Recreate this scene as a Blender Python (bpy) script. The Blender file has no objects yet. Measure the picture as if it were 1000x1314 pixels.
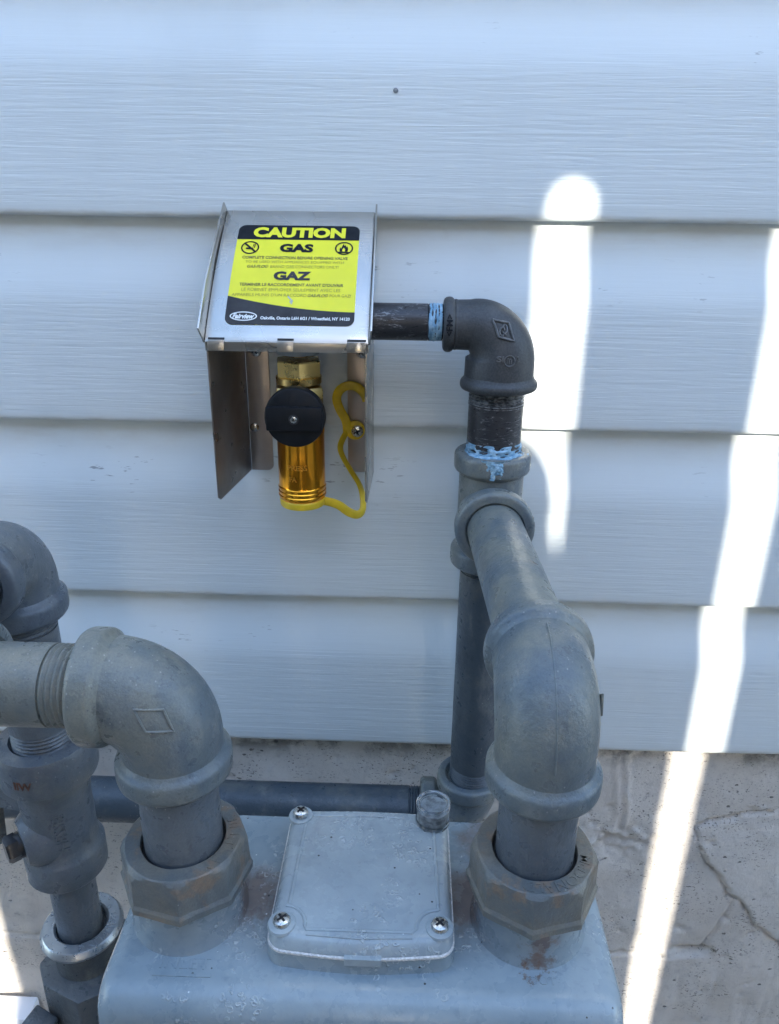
import bpy, bmesh, math, random
import numpy as np
from mathutils import Vector, Matrix, noise as mnoise
from math import radians as R_, pi, sin, cos, tan, sqrt, atan2

S = bpy.context.scene
COL = S.collection
V = Vector
random.seed(7)

# ------------------------------------------------------------------ camera
PITCH, YAW, ROLL = 0.384892, -0.026583, -0.012301
fw = V((sin(YAW) * cos(PITCH), cos(YAW) * cos(PITCH), -sin(PITCH)))
rt = V((cos(YAW), -sin(YAW), 0)); dn = fw.cross(rt)
r2 = cos(ROLL) * rt + sin(ROLL) * dn; d2 = -sin(ROLL) * rt + cos(ROLL) * dn
cam_d = bpy.data.cameras.new('camera'); cam = bpy.data.objects.new('camera', cam_d); COL.objects.link(cam)
M = Matrix((r2, -d2, -fw)).transposed().to_4x4(); M.translation = V((0, -0.49372, 0.00933))
cam.matrix_world = M
cam_d.sensor_fit = 'VERTICAL'; cam_d.sensor_height = 36; cam_d.lens = 980 / 1314 * 36
cam_d.clip_start = 0.01; cam_d.clip_end = 400
S.camera = cam

# ------------------------------------------------------------------ light
SUNV = V((-0.30, 1.0, -0.42))
sd = -SUNV.normalized()
W = bpy.data.worlds.new('World'); S.world = W; W.use_nodes = True
nt = W.node_tree; nt.nodes.clear()
sky = nt.nodes.new('ShaderNodeTexSky'); sky.sky_type = 'NISHITA'; sky.sun_disc = False
sky.sun_elevation = math.asin(sd.z); sky.sun_rotation = atan2(sd.x, sd.y)
sky.air_density = 1.0; sky.dust_density = 0.8; sky.ozone_density = 1.5
bg = nt.nodes.new('ShaderNodeBackground'); bg.inputs[1].default_value = 0.15
wo = nt.nodes.new('ShaderNodeOutputWorld')
nt.links.new(sky.outputs[0], bg.inputs[0]); nt.links.new(bg.outputs[0], wo.inputs[0])
sun_d = bpy.data.lights.new('sun', 'SUN'); sun_d.energy = 2.0; sun_d.angle = R_(0.55); sun_d.color = (1, 0.94, 0.83)
sun = bpy.data.objects.new('sun', sun_d); COL.objects.link(sun)
sun.rotation_euler = SUNV.to_track_quat('-Z', 'Y').to_euler(); sun.location = (1, -3, 2)
S.view_settings.view_transform = 'Standard'; S.view_settings.look = 'None'
S.view_settings.gamma = 1; S.view_settings.use_curve_mapping = False
S.view_settings.exposure = 2.85
S.render.engine = 'CYCLES'
S.cycles.max_bounces = 10; S.cycles.use_denoising = True

# ------------------------------------------------------------------ material helpers
class N:
    def __init__(s, name):
        s.m = bpy.data.materials.new(name); s.m.use_nodes = True
        s.t = s.m.node_tree; s.t.nodes.clear()
        s.b = s.n('ShaderNodeBsdfPrincipled'); o = s.n('ShaderNodeOutputMaterial')
        s.l(s.b.outputs[0], o.inputs[0]); s.tc = s.n('ShaderNodeTexCoord').outputs['Object']
        s.geo = s.n('ShaderNodeNewGeometry')
    def n(s, t, **k):
        x = s.t.nodes.new(t)
        for a, b in k.items(): setattr(x, a, b)
        return x
    def l(s, a, b): s.t.links.new(a, b)
    def put(s, sock, v):
        if hasattr(v, 'is_linked') or hasattr(v, 'links'): s.l(v, sock)
        else:
            try: sock.default_value = v
            except Exception: sock.default_value = (*v, 1)
    def mapv(s, vec, scale=(1, 1, 1), loc=(0, 0, 0)):
        x = s.n('ShaderNodeMapping'); s.l(vec, x.inputs[0]); x.inputs['Scale'].default_value = scale; x.inputs['Location'].default_value = loc
        return x.outputs[0]
    def noise(s, scale, detail=4, rough=0.55, vec=None, dist=0.0):
        x = s.n('ShaderNodeTexNoise'); s.l(vec if vec is not None else s.tc, x.inputs['Vector'])
        x.inputs['Scale'].default_value = scale; x.inputs['Detail'].default_value = detail
        x.inputs['Roughness'].default_value = rough; x.inputs['Distortion'].default_value = dist
        return x.outputs['Fac']
    def voro(s, scale, vec=None, out='Distance', rnd=1.0):
        x = s.n('ShaderNodeTexVoronoi'); s.l(vec if vec is not None else s.tc, x.inputs['Vector']); x.inputs['Scale'].default_value = scale
        x.inputs['Randomness'].default_value = rnd
        return x.outputs[out]
    def ramp(s, fac, a, b, lo=0.0, hi=1.0, smooth=True):
        x = s.n('ShaderNodeMapRange'); x.interpolation_type = 'SMOOTHSTEP' if smooth else 'LINEAR'
        s.put(x.inputs['Value'], fac)
        for k, v in zip(('From Min', 'From Max', 'To Min', 'To Max'), (a, b, lo, hi)): x.inputs[k].default_value = v
        return x.outputs[0]
    def mix(s, f, a, b):
        x = s.n('ShaderNodeMix', data_type='RGBA'); s.put(x.inputs[0], f); s.put(x.inputs[6], a); s.put(x.inputs[7], b)
        return x.outputs[2]
    def math(s, op, a, b=0.0):
        x = s.n('ShaderNodeMath', operation=op); s.put(x.inputs[0], a); s.put(x.inputs[1], b); return x.outputs[0]
    def dist(s, p, vec=None):
        x = s.n('ShaderNodeVectorMath', operation='DISTANCE'); s.l(vec if vec is not None else s.geo.outputs['Position'], x.inputs[0]); x.inputs[1].default_value = p
        return x.outputs['Value']
    def xyz(s, vec):
        x = s.n('ShaderNodeSeparateXYZ'); s.l(vec, x.inputs[0]); return x.outputs
    def bump(s, h, dist, strength=1.0, prev=None):
        x = s.n('ShaderNodeBump'); s.put(x.inputs['Height'], h); x.inputs['Distance'].default_value = dist; x.inputs['Strength'].default_value = strength
        if prev is not None: s.l(prev, x.inputs['Normal'])
        return x.outputs[0]
    def fin(s, base, rough=0.5, metal=0.0, nrm=None, spec=None, **k):
        s.put(s.b.inputs['Base Color'], base); s.put(s.b.inputs['Roughness'], rough); s.put(s.b.inputs['Metallic'], metal)
        if nrm is not None: s.l(nrm, s.b.inputs['Normal'])
        if spec is not None: s.b.inputs['Specular IOR Level'].default_value = spec
        for a, b in k.items(): s.put(s.b.inputs[a.replace('_', ' ')], b)
        return s.m

def simple(name, c, rough=0.5, metal=0.0, var=0.25, scale=60, bscale=300, bd=0.0001, spec=None):
    m = N(name); f = m.noise(scale, 5)
    c2 = tuple(x * (1 - var) for x in c); c1 = tuple(min(1, x * (1 + var * 0.6)) for x in c)
    col = m.mix(m.ramp(f, 0.3, 0.7), c2, c1)
    r = m.ramp(m.noise(scale * 2.3, 3), 0.3, 0.7, rough * 0.8, min(1, rough * 1.2))
    return m.fin(col, r, metal, m.bump(m.noise(bscale, 3), bd), spec)

# siding: white vinyl with wood grain pressed in, grain fading towards the smooth upper lap
m = N('white_vinyl')
gv = m.mapv(m.geo.outputs['Position'], (9, 9, 330))
g1 = m.noise(1.0, 4, 0.6, gv, 1.2)
g2 = m.noise(1.0, 3, 0.6, m.mapv(m.geo.outputs['Position'], (22, 9, 520), (3, 1, 7)), 0.6)
lz = m.xyz(m.tc)[2]
mask = m.math('MULTIPLY', m.ramp(lz, 0.062, 0.098, 1, 0.16), m.ramp(lz, 0.003, 0.008))
h = m.math('MULTIPLY', m.math('ADD', m.ramp(g1, 0.32, 0.68), m.math('MULTIPLY', m.ramp(g2, 0.3, 0.6), 0.6)), mask)
fl = m.noise(1.0, 3, 0.6, m.mapv(m.geo.outputs['Position'], (75, 75, 420), (9, 2, 5)))
flm = m.math('MULTIPLY', m.ramp(lz, 0.066, 0.092), m.ramp(lz, 0.112, 0.1, 0, 1))
flz = m.math('MULTIPLY', m.ramp(m.noise(9, 2, 0.5, m.geo.outputs['Position']), 0.52, 0.64), m.ramp(fl, 0.635, 0.69))
flk = m.math('MULTIPLY', flz, m.math('ADD', m.math('MULTIPLY', flm, 0.6), 0.06))
sc = m.noise(7, 5, 0.6, m.mapv(m.geo.outputs['Position'], (1, 1, 0.55), (2, 3, 1)))
base = m.mix(m.ramp(sc, 0.52, 0.75, 0, 0.55), (0.60, 0.645, 0.655), (0.545, 0.585, 0.595))
base = m.mix(m.math('MULTIPLY', m.ramp(h, 0.5, 0.0, 0, 0.11), mask), base, (0.43, 0.46, 0.48))
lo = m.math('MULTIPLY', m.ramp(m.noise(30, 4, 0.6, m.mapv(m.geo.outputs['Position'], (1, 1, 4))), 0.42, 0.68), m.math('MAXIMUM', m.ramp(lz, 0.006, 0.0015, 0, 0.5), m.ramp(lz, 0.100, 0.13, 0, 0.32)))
base = m.mix(lo, base, (0.47, 0.455, 0.42))  # brownish lap dirt, with recess shade mixed into its colour
base = m.mix(flk, base, (0.13, 0.14, 0.15))
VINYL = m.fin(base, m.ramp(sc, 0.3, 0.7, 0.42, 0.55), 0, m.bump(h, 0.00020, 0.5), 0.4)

# grey enamel on the pipes, with dust and rust blooms
def paint(name, c, c2, rust=0.0, rs=35, rough=0.36):
    m = N(name); P = m.geo.outputs['Position']
    f = m.noise(28, 6, 0.6, P); f2 = m.noise(140, 4, 0.6, P)
    col = m.mix(m.ramp(f, 0.35, 0.68), c, c2)
    col = m.mix(m.ramp(f2, 0.52, 0.75, 0, 0.45), col, tuple(x * 0.72 for x in c))
    col = m.mix(m.ramp(m.noise(60, 5, 0.65, m.mapv(P, (1, 1, 0.35), (1, 4, 2))), 0.55, 0.72, 0, 0.35), col, (0.25, 0.25, 0.235))
    col = m.mix(m.ramp(m.noise(19, 7, 0.66, m.mapv(P, (1, 1, 1), (3, 3, 8))), 0.51, 0.69, 0, 0.65), col, tuple(0.5 * x + 0.5 * y for x, y in zip(c2, (0.235, 0.215, 0.16))))
    col = m.mix(m.ramp(m.noise(85, 6, 0.7, m.mapv(P, (1, 1, 0.6), (8, 1, 3))), 0.59, 0.69, 0, 0.5), col, tuple(x * 0.5 for x in c))
    ch = m.math('LESS_THAN', m.voro(260, P), 0.10)
    col = m.mix(m.math('MULTIPLY', ch, m.math('MULTIPLY', m.ramp(m.noise(45, 2, 0.5, P), 0.52, 0.62), 0.8)), col, (0.08, 0.085, 0.09))
    if rust:
        rf = m.ramp(m.noise(rs, 7, 0.68, m.mapv(P, (1, 1, 0.8), (5, 1, 3))), 0.72 - rust, 0.82 - rust)
        col = m.mix(m.math('MULTIPLY', rf, 0.75), col, m.mix(m.noise(300, 3, 0.5, P), (0.13, 0.075, 0.045), (0.30, 0.22, 0.15)))
    gr = m.noise(1100, 3, 0.7, P)
    col = m.mix(m.ramp(gr, 0.35, 0.68, 0, 0.26), col, tuple(x * 0.5 for x in c))
    lf = m.math('LESS_THAN', m.voro(330, m.mapv(P, (1, 1, 0.7), (5, 5, 5))), 0.11)
    col = m.mix(m.math('MULTIPLY', lf, m.math('MULTIPLY', m.ramp(m.noise(38, 2, 0.5, m.mapv(P, (1, 1, 1), (9, 0, 0))), 0.5, 0.6), 0.6)), col, (0.36, 0.36, 0.33))
    b = m.bump(m.noise(420, 4, 0.65, P), 0.0006, 0.7)
    b = m.bump(m.noise(90, 3, 0.5, P), 0.0006, 0.35, b)
    return m.fin(col, m.ramp(f2, 0.3, 0.7, rough * 0.7, rough * 1.2), 0, b, 0.5)
PAINT = paint('grey_enamel', (0.090, 0.117, 0.137), (0.188, 0.190, 0.160), 0.09)
PAINT_SHADED = paint('shaded_blue_enamel', (0.045, 0.060, 0.075), (0.062, 0.078, 0.09), 0.0, rough=0.38)  # riser and cross pipe: dark blue paint with their shade mixed into the colour
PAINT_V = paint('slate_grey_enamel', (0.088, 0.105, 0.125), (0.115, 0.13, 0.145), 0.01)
PAINT_R = paint('rusty_grey_enamel', (0.108, 0.122, 0.125), (0.190, 0.162, 0.120), 0.205, 75, 0.45)
PAINT_D = paint('dark_grey_enamel', (0.06, 0.07, 0.078), (0.085, 0.092, 0.096), 0.0)

# meter enamel: paler, with dried water rings, grit and rust near the nuts
def meter_paint(name, c1, c2, k, stains):
    m = N(name); P = m.geo.outputs['Position']
    col = m.mix(m.ramp(m.noise(14, 6, 0.6, P), 0.35, 0.7), c1, c2)
    col = m.mix(m.ramp(m.noise(220, 4, 0.6, P), 0.5, 0.8, 0, 0.5), col, tuple(x * 0.75 for x in c1))
    col = m.mix(m.ramp(m.noise(26, 6, 0.68, m.mapv(P, (1, 1, 1), (2, 7, 1))), 0.52, 0.75, 0, 0.6), col, tuple(x * 0.66 for x in c1))
    for p, rad in stains:
        d = m.math('ADD', m.dist(p), m.ramp(m.noise(130, 6, 0.7, P), 0.2, 0.8, -0.011, 0.011, False))
        col = m.mix(m.ramp(d, rad, rad * 0.3, 0, 0.72), col, m.mix(m.noise(200, 3, 0.6, P), (0.06, 0.042, 0.035), (0.20, 0.115, 0.075)))
    cl = m.ramp(m.noise(38, 2, 0.5, m.mapv(P, (1, 1, 1), (4, 2, 0))), 0.56, 0.62)
    nz_ = m.n('ShaderNodeTexNoise'); m.l(P, nz_.inputs['Vector']); nz_.inputs['Scale'].default_value = 240
    va_ = m.n('ShaderNodeVectorMath', operation='MULTIPLY_ADD'); m.l(nz_.outputs['Color'], va_.inputs[0]); va_.inputs[1].default_value = (0.004, 0.004, 0.004); m.l(P, va_.inputs[2])
    v1 = m.voro(290, va_.outputs[0])
    rim = m.math('MULTIPLY', m.math('MULTIPLY', m.math('MULTIPLY', m.ramp(v1, 0.18, 0.34), m.ramp(v1, 0.48, 0.34)), cl), m.ramp(m.noise(420, 3, 0.6, P), 0.35, 0.62))
    col = m.mix(m.math('MULTIPLY', rim, 0.55), col, (0.58, 0.61, 0.62))
    dot = m.math('LESS_THAN', m.voro(150, m.mapv(P, (1, 1, 1), (7, 3, 1))), 0.075)
    col = m.mix(m.math('MULTIPLY', dot, m.ramp(m.noise(50, 2, 0.5, P), 0.52, 0.55)), col, (0.025, 0.027, 0.03))
    dot2 = m.math('LESS_THAN', m.voro(130, m.mapv(P, (1, 1, 1), (1, 8, 1))), 0.05)
    col = m.mix(m.math('MULTIPLY', dot2, m.ramp(m.noise(40, 2, 0.5, m.mapv(P, (1, 1, 1), (1, 1, 5))), 0.52, 0.55)), col, (0.62, 0.65, 0.66))
    b = m.bump(m.noise(260, 3, 0.6, P), 0.0003, 0.45); b = m.bump(rim, 0.0005, 0.8, b)
    return m.fin(col, m.ramp(m.noise(70, 4, 0.6, P), 0.3, 0.7, 0.20, 0.36), 0, b, 0.5)
METER = meter_paint('meter_enamel', (0.20, 0.25, 0.28), (0.285, 0.33, 0.35), 1, (((0.0335, -0.232, -0.288), 0.024), ((-0.0665, -0.232, -0.288), 0.022), ((0.0600, -0.2640, -0.2765), 0.0085), ((0.0590, -0.2655, -0.2860), 0.0060), ((0.0583, -0.2690, -0.2900), 0.0040), ((0.05, -0.20, -0.289), 0.03), ((-0.115, -0.22, -0.289), 0.012)))
NECK_SHADE = meter_paint('shaded_neck_enamel', (0.165, 0.205, 0.235), (0.235, 0.275, 0.295), 1, (((0.0335, -0.232, -0.288), 0.024), ((-0.0665, -0.232, -0.288), 0.022), ((0.0600, -0.2640, -0.2765), 0.0085), ((0.0590, -0.2655, -0.2860), 0.0060), ((0.0583, -0.2690, -0.2900), 0.0040), ((0.05, -0.20, -0.289), 0.03), ((-0.115, -0.22, -0.289), 0.012)))  # case enamel darkened: shading under the nuts put into the colour
LID_SHEEN = meter_paint('lid_sheen_enamel', (0.27, 0.315, 0.34), (0.345, 0.39, 0.405), 1, ())  # case enamel lightened: sheen on the lid put into the colour

# black iron
m = N('black_iron_casting'); P = m.geo.outputs['Position']
f = m.noise(900, 3, 0.7, P)
col = m.mix(m.ramp(f, 0.3, 0.75), (0.030, 0.032, 0.035), (0.058, 0.061, 0.064))
col = m.mix(m.ramp(m.noise(60, 5, 0.6, P), 0.5, 0.75, 0, 0.5), col, (0.09, 0.09, 0.087))
IRON = m.fin(col, 0.52, 0.12, m.bump(m.noise(800, 3, 0.6, P), 0.0002, 0.55), 0.5)
m = N('black_lacquered_pipe'); P = m.geo.outputs['Position']
f = m.noise(1, 5, 0.7, m.mapv(P, (130, 130, 560)), 1.5)
scr = m.math('MULTIPLY', m.ramp(f, 0.54, 0.64), m.ramp(m.noise(75, 3, 0.6, P), 0.42, 0.62))
col = m.mix(m.math('MULTIPLY', scr, 0.6), m.mix(m.noise(70, 4, 0.6, P), (0.012, 0.012, 0.015), (0.040, 0.040, 0.044)), (0.36, 0.37, 0.38))
BLACKPIPE = m.fin(col, m.ramp(f, 0.3, 0.7, 0.25, 0.5), 0.1, m.bump(f, 0.0002, 0.5), 0.5)
m = N('bare_thread'); P = m.geo.outputs['Position']
col = m.mix(m.ramp(m.noise(300, 4, 0.6, P), 0.4, 0.65), (0.05, 0.052, 0.055), (0.24, 0.25, 0.26))
THREAD = m.fin(col, 0.4, 0.5, m.bump(m.noise(500, 3, 0.6, P), 0.0002, 0.6))
m = N('blue_thread_sealant'); P = m.geo.outputs['Position']
col = m.mix(m.ramp(m.noise(250, 4, 0.6, P), 0.35, 0.65), (0.13, 0.28, 0.41), (0.30, 0.46, 0.58))
SEALANT = m.fin(col, 0.55, 0, m.bump(m.noise(600, 4, 0.6, P), 0.0006, 0.9))

# stainless sheet
m = N('stainless_sheet'); P = m.tc
f = m.noise(1, 3, 0.6, m.mapv(m.geo.outputs['Position'], (40, 900, 900)))
st = m.ramp(m.noise(60, 2, 0.5, m.geo.outputs['Position']), 0.45, 0.75, 0, 0.3)
col = m.mix(st, (0.46, 0.43, 0.385), (0.36, 0.325, 0.28))
STEEL = m.fin(col, m.ramp(m.noise(35, 2, 0.5, m.geo.outputs['Position']), 0.3, 0.7, 0.20, 0.34), 0.95, m.bump(f, 0.00012, 0.5))
STEEL_REFL = simple('dark_reflection_stainless', (0.27, 0.235, 0.215), 0.34, 0.9, 0.12, 40, 300, 0.00005)  # left plate's dark reflection is put into the steel colour
STEEL_F = simple('stainless_flange', (0.44, 0.39, 0.36), 0.36, 0.9, 0.12, 40, 300, 0.00005)
BRASS = simple('brass', (0.72, 0.52, 0.20), 0.3, 1.0, 0.12, 60, 500, 0.00008)
GOLD = simple('gold_anodised_sleeve', (1.0, 0.40, 0.03), 0.18, 1.0, 0.06, 40, 300, 0.00002)
PLASTIC = simple('black_plastic', (0.006, 0.007, 0.009), 0.5, 0, 0.3, 90, 700, 0.00008, 0.25)
YELLOW = simple('yellow_rubber', (0.74, 0.52, 0.02), 0.42, 0, 0.18, 70, 400, 0.0001)
ZINC = simple('zinc_screw', (0.62, 0.62, 0.60), 0.28, 1.0, 0.25, 300, 500, 0.00008)
ZINC_RING = simple('bare_steel_ring', (0.40, 0.42, 0.44), 0.32, 0.75, 0.12, 130, 500, 0.0001)
PBLACK = simple('print_black', (0.012, 0.014, 0.018), 0.6, 0, 0.2, 100, 400, 0.00001, 0.15)
PGREY = simple('print_charcoal', (0.05, 0.05, 0.054), 0.6, 0, 0.2, 100, 400, 0.00001, 0.15)
PINK = simple('print_faded', (0.19, 0.17, 0.03), 0.5, 0, 0.3, 250, 400, 0.00001)
PYEL = simple('print_yellow', (0.78, 0.72, 0.015), 0.42, 0, 0.05, 60, 400, 0.00001)
PWHITE = simple('print_white', (0.75, 0.76, 0.74), 0.45, 0, 0.06, 60, 400, 0.00001)
BOLT = simple('blackened_bolt', (0.02, 0.021, 0.025), 0.35, 0.2, 0.4, 200, 400, 0.0001)
RUBBER = simple('dark_gasket', (0.02, 0.02, 0.02), 0.7)
RUSTM = simple('rust', (0.12, 0.05, 0.028), 0.85, 0, 0.5, 260, 600, 0.0004)
PVC = simple('white_trim', (0.76, 0.76, 0.78), 0.4, 0, 0.05, 20, 200, 0.0001)
GASKET = simple('grey_white_gasket', (0.62, 0.60, 0.58), 0.7, 0, 0.3, 900, 900, 0.0004)
m = N('clear_plastic')
CLEAR = m.fin((0.85, 0.88, 0.9), 0.04, 0, m.bump(m.noise(500, 3), 0.00008, 0.4), 0.5, Transmission_Weight=1.0, IOR=1.48)

# parged foundation
m = N('parged_concrete'); P = m.geo.outputs['Position']
f = m.noise(9, 7, 0.62, P)
col = m.mix(m.ramp(f, 0.3, 0.7), (0.51, 0.47, 0.425), (0.62, 0.575, 0.525))
col = m.mix(m.ramp(m.noise(120, 5, 0.7, P), 0.5, 0.72, 0, 0.5), col, (0.38, 0.35, 0.335))
col = m.mix(m.ramp(m.noise(1, 5, 0.65, m.mapv(P, (28, 28, 5))), 0.55, 0.72, 0, 0.3), col, (0.33, 0.305, 0.29))
pit = m.ramp(m.math('ADD', m.voro(75, m.mapv(P, (1, 1, 1.5), (3, 0, 1))), m.math('MULTIPLY', m.noise(260, 4, 0.7, P), 0.5)), 0.40, 0.345)
pit = m.math('MULTIPLY', pit, m.ramp(m.noise(22, 3, 0.6, P), 0.42, 0.62))
col = m.mix(m.math('MULTIPLY', pit, 0.8), col, (0.09, 0.08, 0.075))
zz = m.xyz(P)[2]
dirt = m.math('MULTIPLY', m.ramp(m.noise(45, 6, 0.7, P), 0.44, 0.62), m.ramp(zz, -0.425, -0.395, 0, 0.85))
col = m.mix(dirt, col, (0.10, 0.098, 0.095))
b = m.bump(m.noise(330, 5, 0.75, P), 0.0013, 0.7); b = m.bump(m.math('MULTIPLY', pit, -1), 0.0012, 0.8, b)
sp_ = m.math('MULTIPLY', m.ramp(m.noise(420, 3, 0.6, m.mapv(P, (1, 1, 1.4))), 0.585, 0.65), m.ramp(m.noise(30, 3, 0.6, m.mapv(P, (1, 1, 1), (1, 0, 7))), 0.42, 0.62))
col = m.mix(m.math('MULTIPLY', sp_, 0.8), col, (0.10, 0.09, 0.085))
hv = m.mapv(P, (0.28, 1, 1.6))
hd = m.math('ADD', m.dist((0.275 * 0.28, 0.0155, -0.629 * 1.6), hv), m.ramp(m.noise(170, 5, 0.7, P), 0.2, 0.8, -0.008, 0.008, False))
col = m.mix(m.ramp(hd, 0.0075, 0.002, 0, 0.85), col, (0.06, 0.055, 0.05))
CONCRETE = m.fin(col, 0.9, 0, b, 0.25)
m = N('sun_mask_wood'); P = m.geo.outputs['Position']  # wood of the added boards that mask the sun out of view
g = m.noise(1, 5, 0.65, m.mapv(P, (90, 40, 4)), 1.0)
WOOD = m.fin(m.mix(m.ramp(g, 0.3, 0.7), (0.065, 0.06, 0.056), (0.12, 0.113, 0.106)), 0.85, 0, m.bump(g, 0.001, 0.6))
m = N('gravel_ground'); P = m.geo.outputs['Position']
v = m.voro(55, P, 'Color')
GROUND = m.fin(m.mix(m.ramp(m.noise(2, 5, 0.6, P), 0.3, 0.7), m.mix(v, (0.27, 0.265, 0.25), (0.36, 0.355, 0.34)), (0.31, 0.30, 0.285)), 0.95, 0, m.bump(m.voro(55, P), 0.01, 0.8))

# ------------------------------------------------------------------ mesh helpers
def frame(origin, zdir, xdir=None):
    z = V(zdir).normalized()
    x = V(xdir) if xdir is not None else (V((1, 0, 0)) if abs(z.x) < 0.9 else V((0, 1, 0)))
    x = (x - z * x.dot(z)).normalized(); y = z.cross(x)
    m = Matrix((x, y, z)).transposed().to_4x4(); m.translation = V(origin); return m

class MB:
    def __init__(s): s.v = []; s.f = []; s.mi = []; s.k = 0
    def add(s, vs, fs):
        o = len(s.v); s.v += [tuple(p) for p in vs]; s.f += [tuple(i + o for i in f) for f in fs]; s.mi += [s.k] * len(fs)
        return s
    def rings(s, rings, closed=True, cap0=True, cap1=True):
        n = len(rings[0]); vs = [p for r in rings for p in r]; fs = []
        for i in range(len(rings) - 1):
            for j in range(n if closed else n - 1):
                a, b = i * n + j, i * n + (j + 1) % n
                fs.append((a, b, b + n, a + n))
        if cap0: fs.append(tuple(range(n - 1, -1, -1)))
        if cap1: fs.append(tuple(range((len(rings) - 1) * n, len(rings) * n)))
        return s.add(vs, fs)
    def lathe(s, prof, M=Matrix(), seg=48, fn=None, cap=True):
        """prof: (radius, height) list along local z; fn(theta, r, h) -> radius"""
        rs = []
        for r, h in prof:
            rs.append([M @ V(((fn(2 * pi * j / seg, r, h) if fn else r) * cos(2 * pi * j / seg), (fn(2 * pi * j / seg, r, h) if fn else r) * sin(2 * pi * j / seg), h)) for j in range(seg)])
        return s.rings(rs, True, cap, cap)
    def sweep(s, pts, rad, seg=40, sec=None, cap=True, up=None):
        pts = [V(p) for p in pts]; n = len(pts)
        if not hasattr(rad, '__len__'): rad = [rad] * n
        T = [(pts[min(i + 1, n - 1)] - pts[max(i - 1, 0)]).normalized() for i in range(n)]
        u = V(up) if up is not None else (V((0, 0, 1)) if abs(T[0].z) < 0.9 else V((0, 1, 0)))
        rs = []
        for i in range(n):
            u = (u - T[i] * u.dot(T[i])).normalized(); w = T[i].cross(u)
            if sec: rs.append([pts[i] + u * (a * rad[i]) + w * (b * rad[i]) for a, b in sec])
            else: rs.append([pts[i] + u * (rad[i] * cos(2 * pi * j / seg)) + w * (rad[i] * sin(2 * pi * j / seg)) for j in range(seg)])
        return s.rings(rs, True, cap, cap)
    def prism(s, poly, depth, M=Matrix()):
        """poly in local xy, from z=0 to z=depth"""
        n = len(poly)
        a = [M @ V((x, y, 0)) for x, y in poly]; b = [M @ V((x, y, depth)) for x, y in poly]
        return s.add(a + b, [tuple(range(n - 1, -1, -1)), tuple(range(n, 2 * n))] + [(i, (i + 1) % n, (i + 1) % n + n, i + n) for i in range(n)])
    def box(s, lo, hi, M=Matrix()):
        x0, y0, z0 = lo; x1, y1, z1 = hi
        return s.prism([(x0, y0), (x1, y0), (x1, y1), (x0, y1)], z1 - z0, M @ Matrix.Translation((0, 0, z0)))
    def mesh(s, name, mats, off=V((0, 0, 0)), bevel=0.0, bseg=2, angle=35, fix=True):
        me = bpy.data.meshes.new(name)
        me.from_pydata([(x - off[0], y - off[1], z - off[2]) for x, y, z in s.v], [], s.f)
        if not isinstance(mats, (list, tuple)): mats = [mats]
        for q in mats: me.materials.append(q)
        me.polygons.foreach_set('material_index', s.mi)
        if bevel or fix:
            bm = bmesh.new(); bm.from_mesh(me)
            if fix: bmesh.ops.recalc_face_normals(bm, faces=bm.faces)
            if bevel:
                ed = [e for e in bm.edges if len(e.link_faces) == 2 and e.calc_face_angle(0) > R_(40)]
                bmesh.ops.bevel(bm, geom=ed, offset=bevel, segments=bseg, profile=0.5, affect='EDGES', clamp_overlap=True)
            bm.to_mesh(me); bm.free()
        me.polygons.foreach_set('use_smooth', [True] * len(me.polygons))
        me.set_sharp_from_angle(angle=R_(angle)); me.update()
        return me

def origin(o):
    p = V((0, 0, 0))
    while o is not None: p = p + o.location; o = o.parent
    return p
def obj(name, mb, mats, parent=None, loc=None, label=None, **k):
    """vertices are world coordinates; the object sits at its thing's origin (or loc)"""
    po = origin(parent) if parent is not None else V((0, 0, 0))
    off = V(loc) if loc is not None else po
    o = bpy.data.objects.new(name, mb.mesh(name, mats, off, **k)); COL.objects.link(o)
    o.parent = parent; o.location = off - po
    if label: o['label'] = label
    return o
def inst(name, me, parent, M):
    o = bpy.data.objects.new(name, me); COL.objects.link(o); o.parent = parent
    o.matrix_local = Matrix.Translation(-origin(parent)) @ M
    return o
def thing(name, label, cat, loc, group=None):
    o = bpy.data.objects.new(name, None); COL.objects.link(o); o.location = loc; o.empty_display_size = 0.02
    o['label'] = label; o['category'] = cat
    if group: o['group'] = group
    return o
def tag(o, label, cat, kind=None):
    if label: o['label'] = label
    if cat: o['category'] = cat
    if kind: o['kind'] = kind

def text_mesh(body, width, height, extrude=0.0, bold=0.0, shear=0.0):
    """flat lettering fitted into width x height, centred on the origin; returns verts, faces"""
    c = bpy.data.curves.new('lettering', 'FONT'); c.body = body; c.size = 1; c.extrude = 0.05 if extrude else 0; c.offset = bold; c.shear = shear
    c.resolution_u = 3
    o = bpy.data.objects.new('lettering', c); COL.objects.link(o)
    me = bpy.data.meshes.new_from_object(o)
    bpy.data.objects.remove(o); bpy.data.curves.remove(c)
    vs = [v.co.copy() for v in me.vertices]; fs = [tuple(p.vertices) for p in me.polygons]; bpy.data.meshes.remove(me)
    x0, x1 = min(v.x for v in vs), max(v.x for v in vs); y0, y1 = min(v.y for v in vs), max(v.y for v in vs)
    out = [V(((v.x - (x0 + x1) / 2) * width / (x1 - x0), (v.y - (y0 + y1) / 2) * height / (y1 - y0), v.z / 0.05 * extrude if extrude else 0)) for v in vs]
    return out, fs

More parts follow.
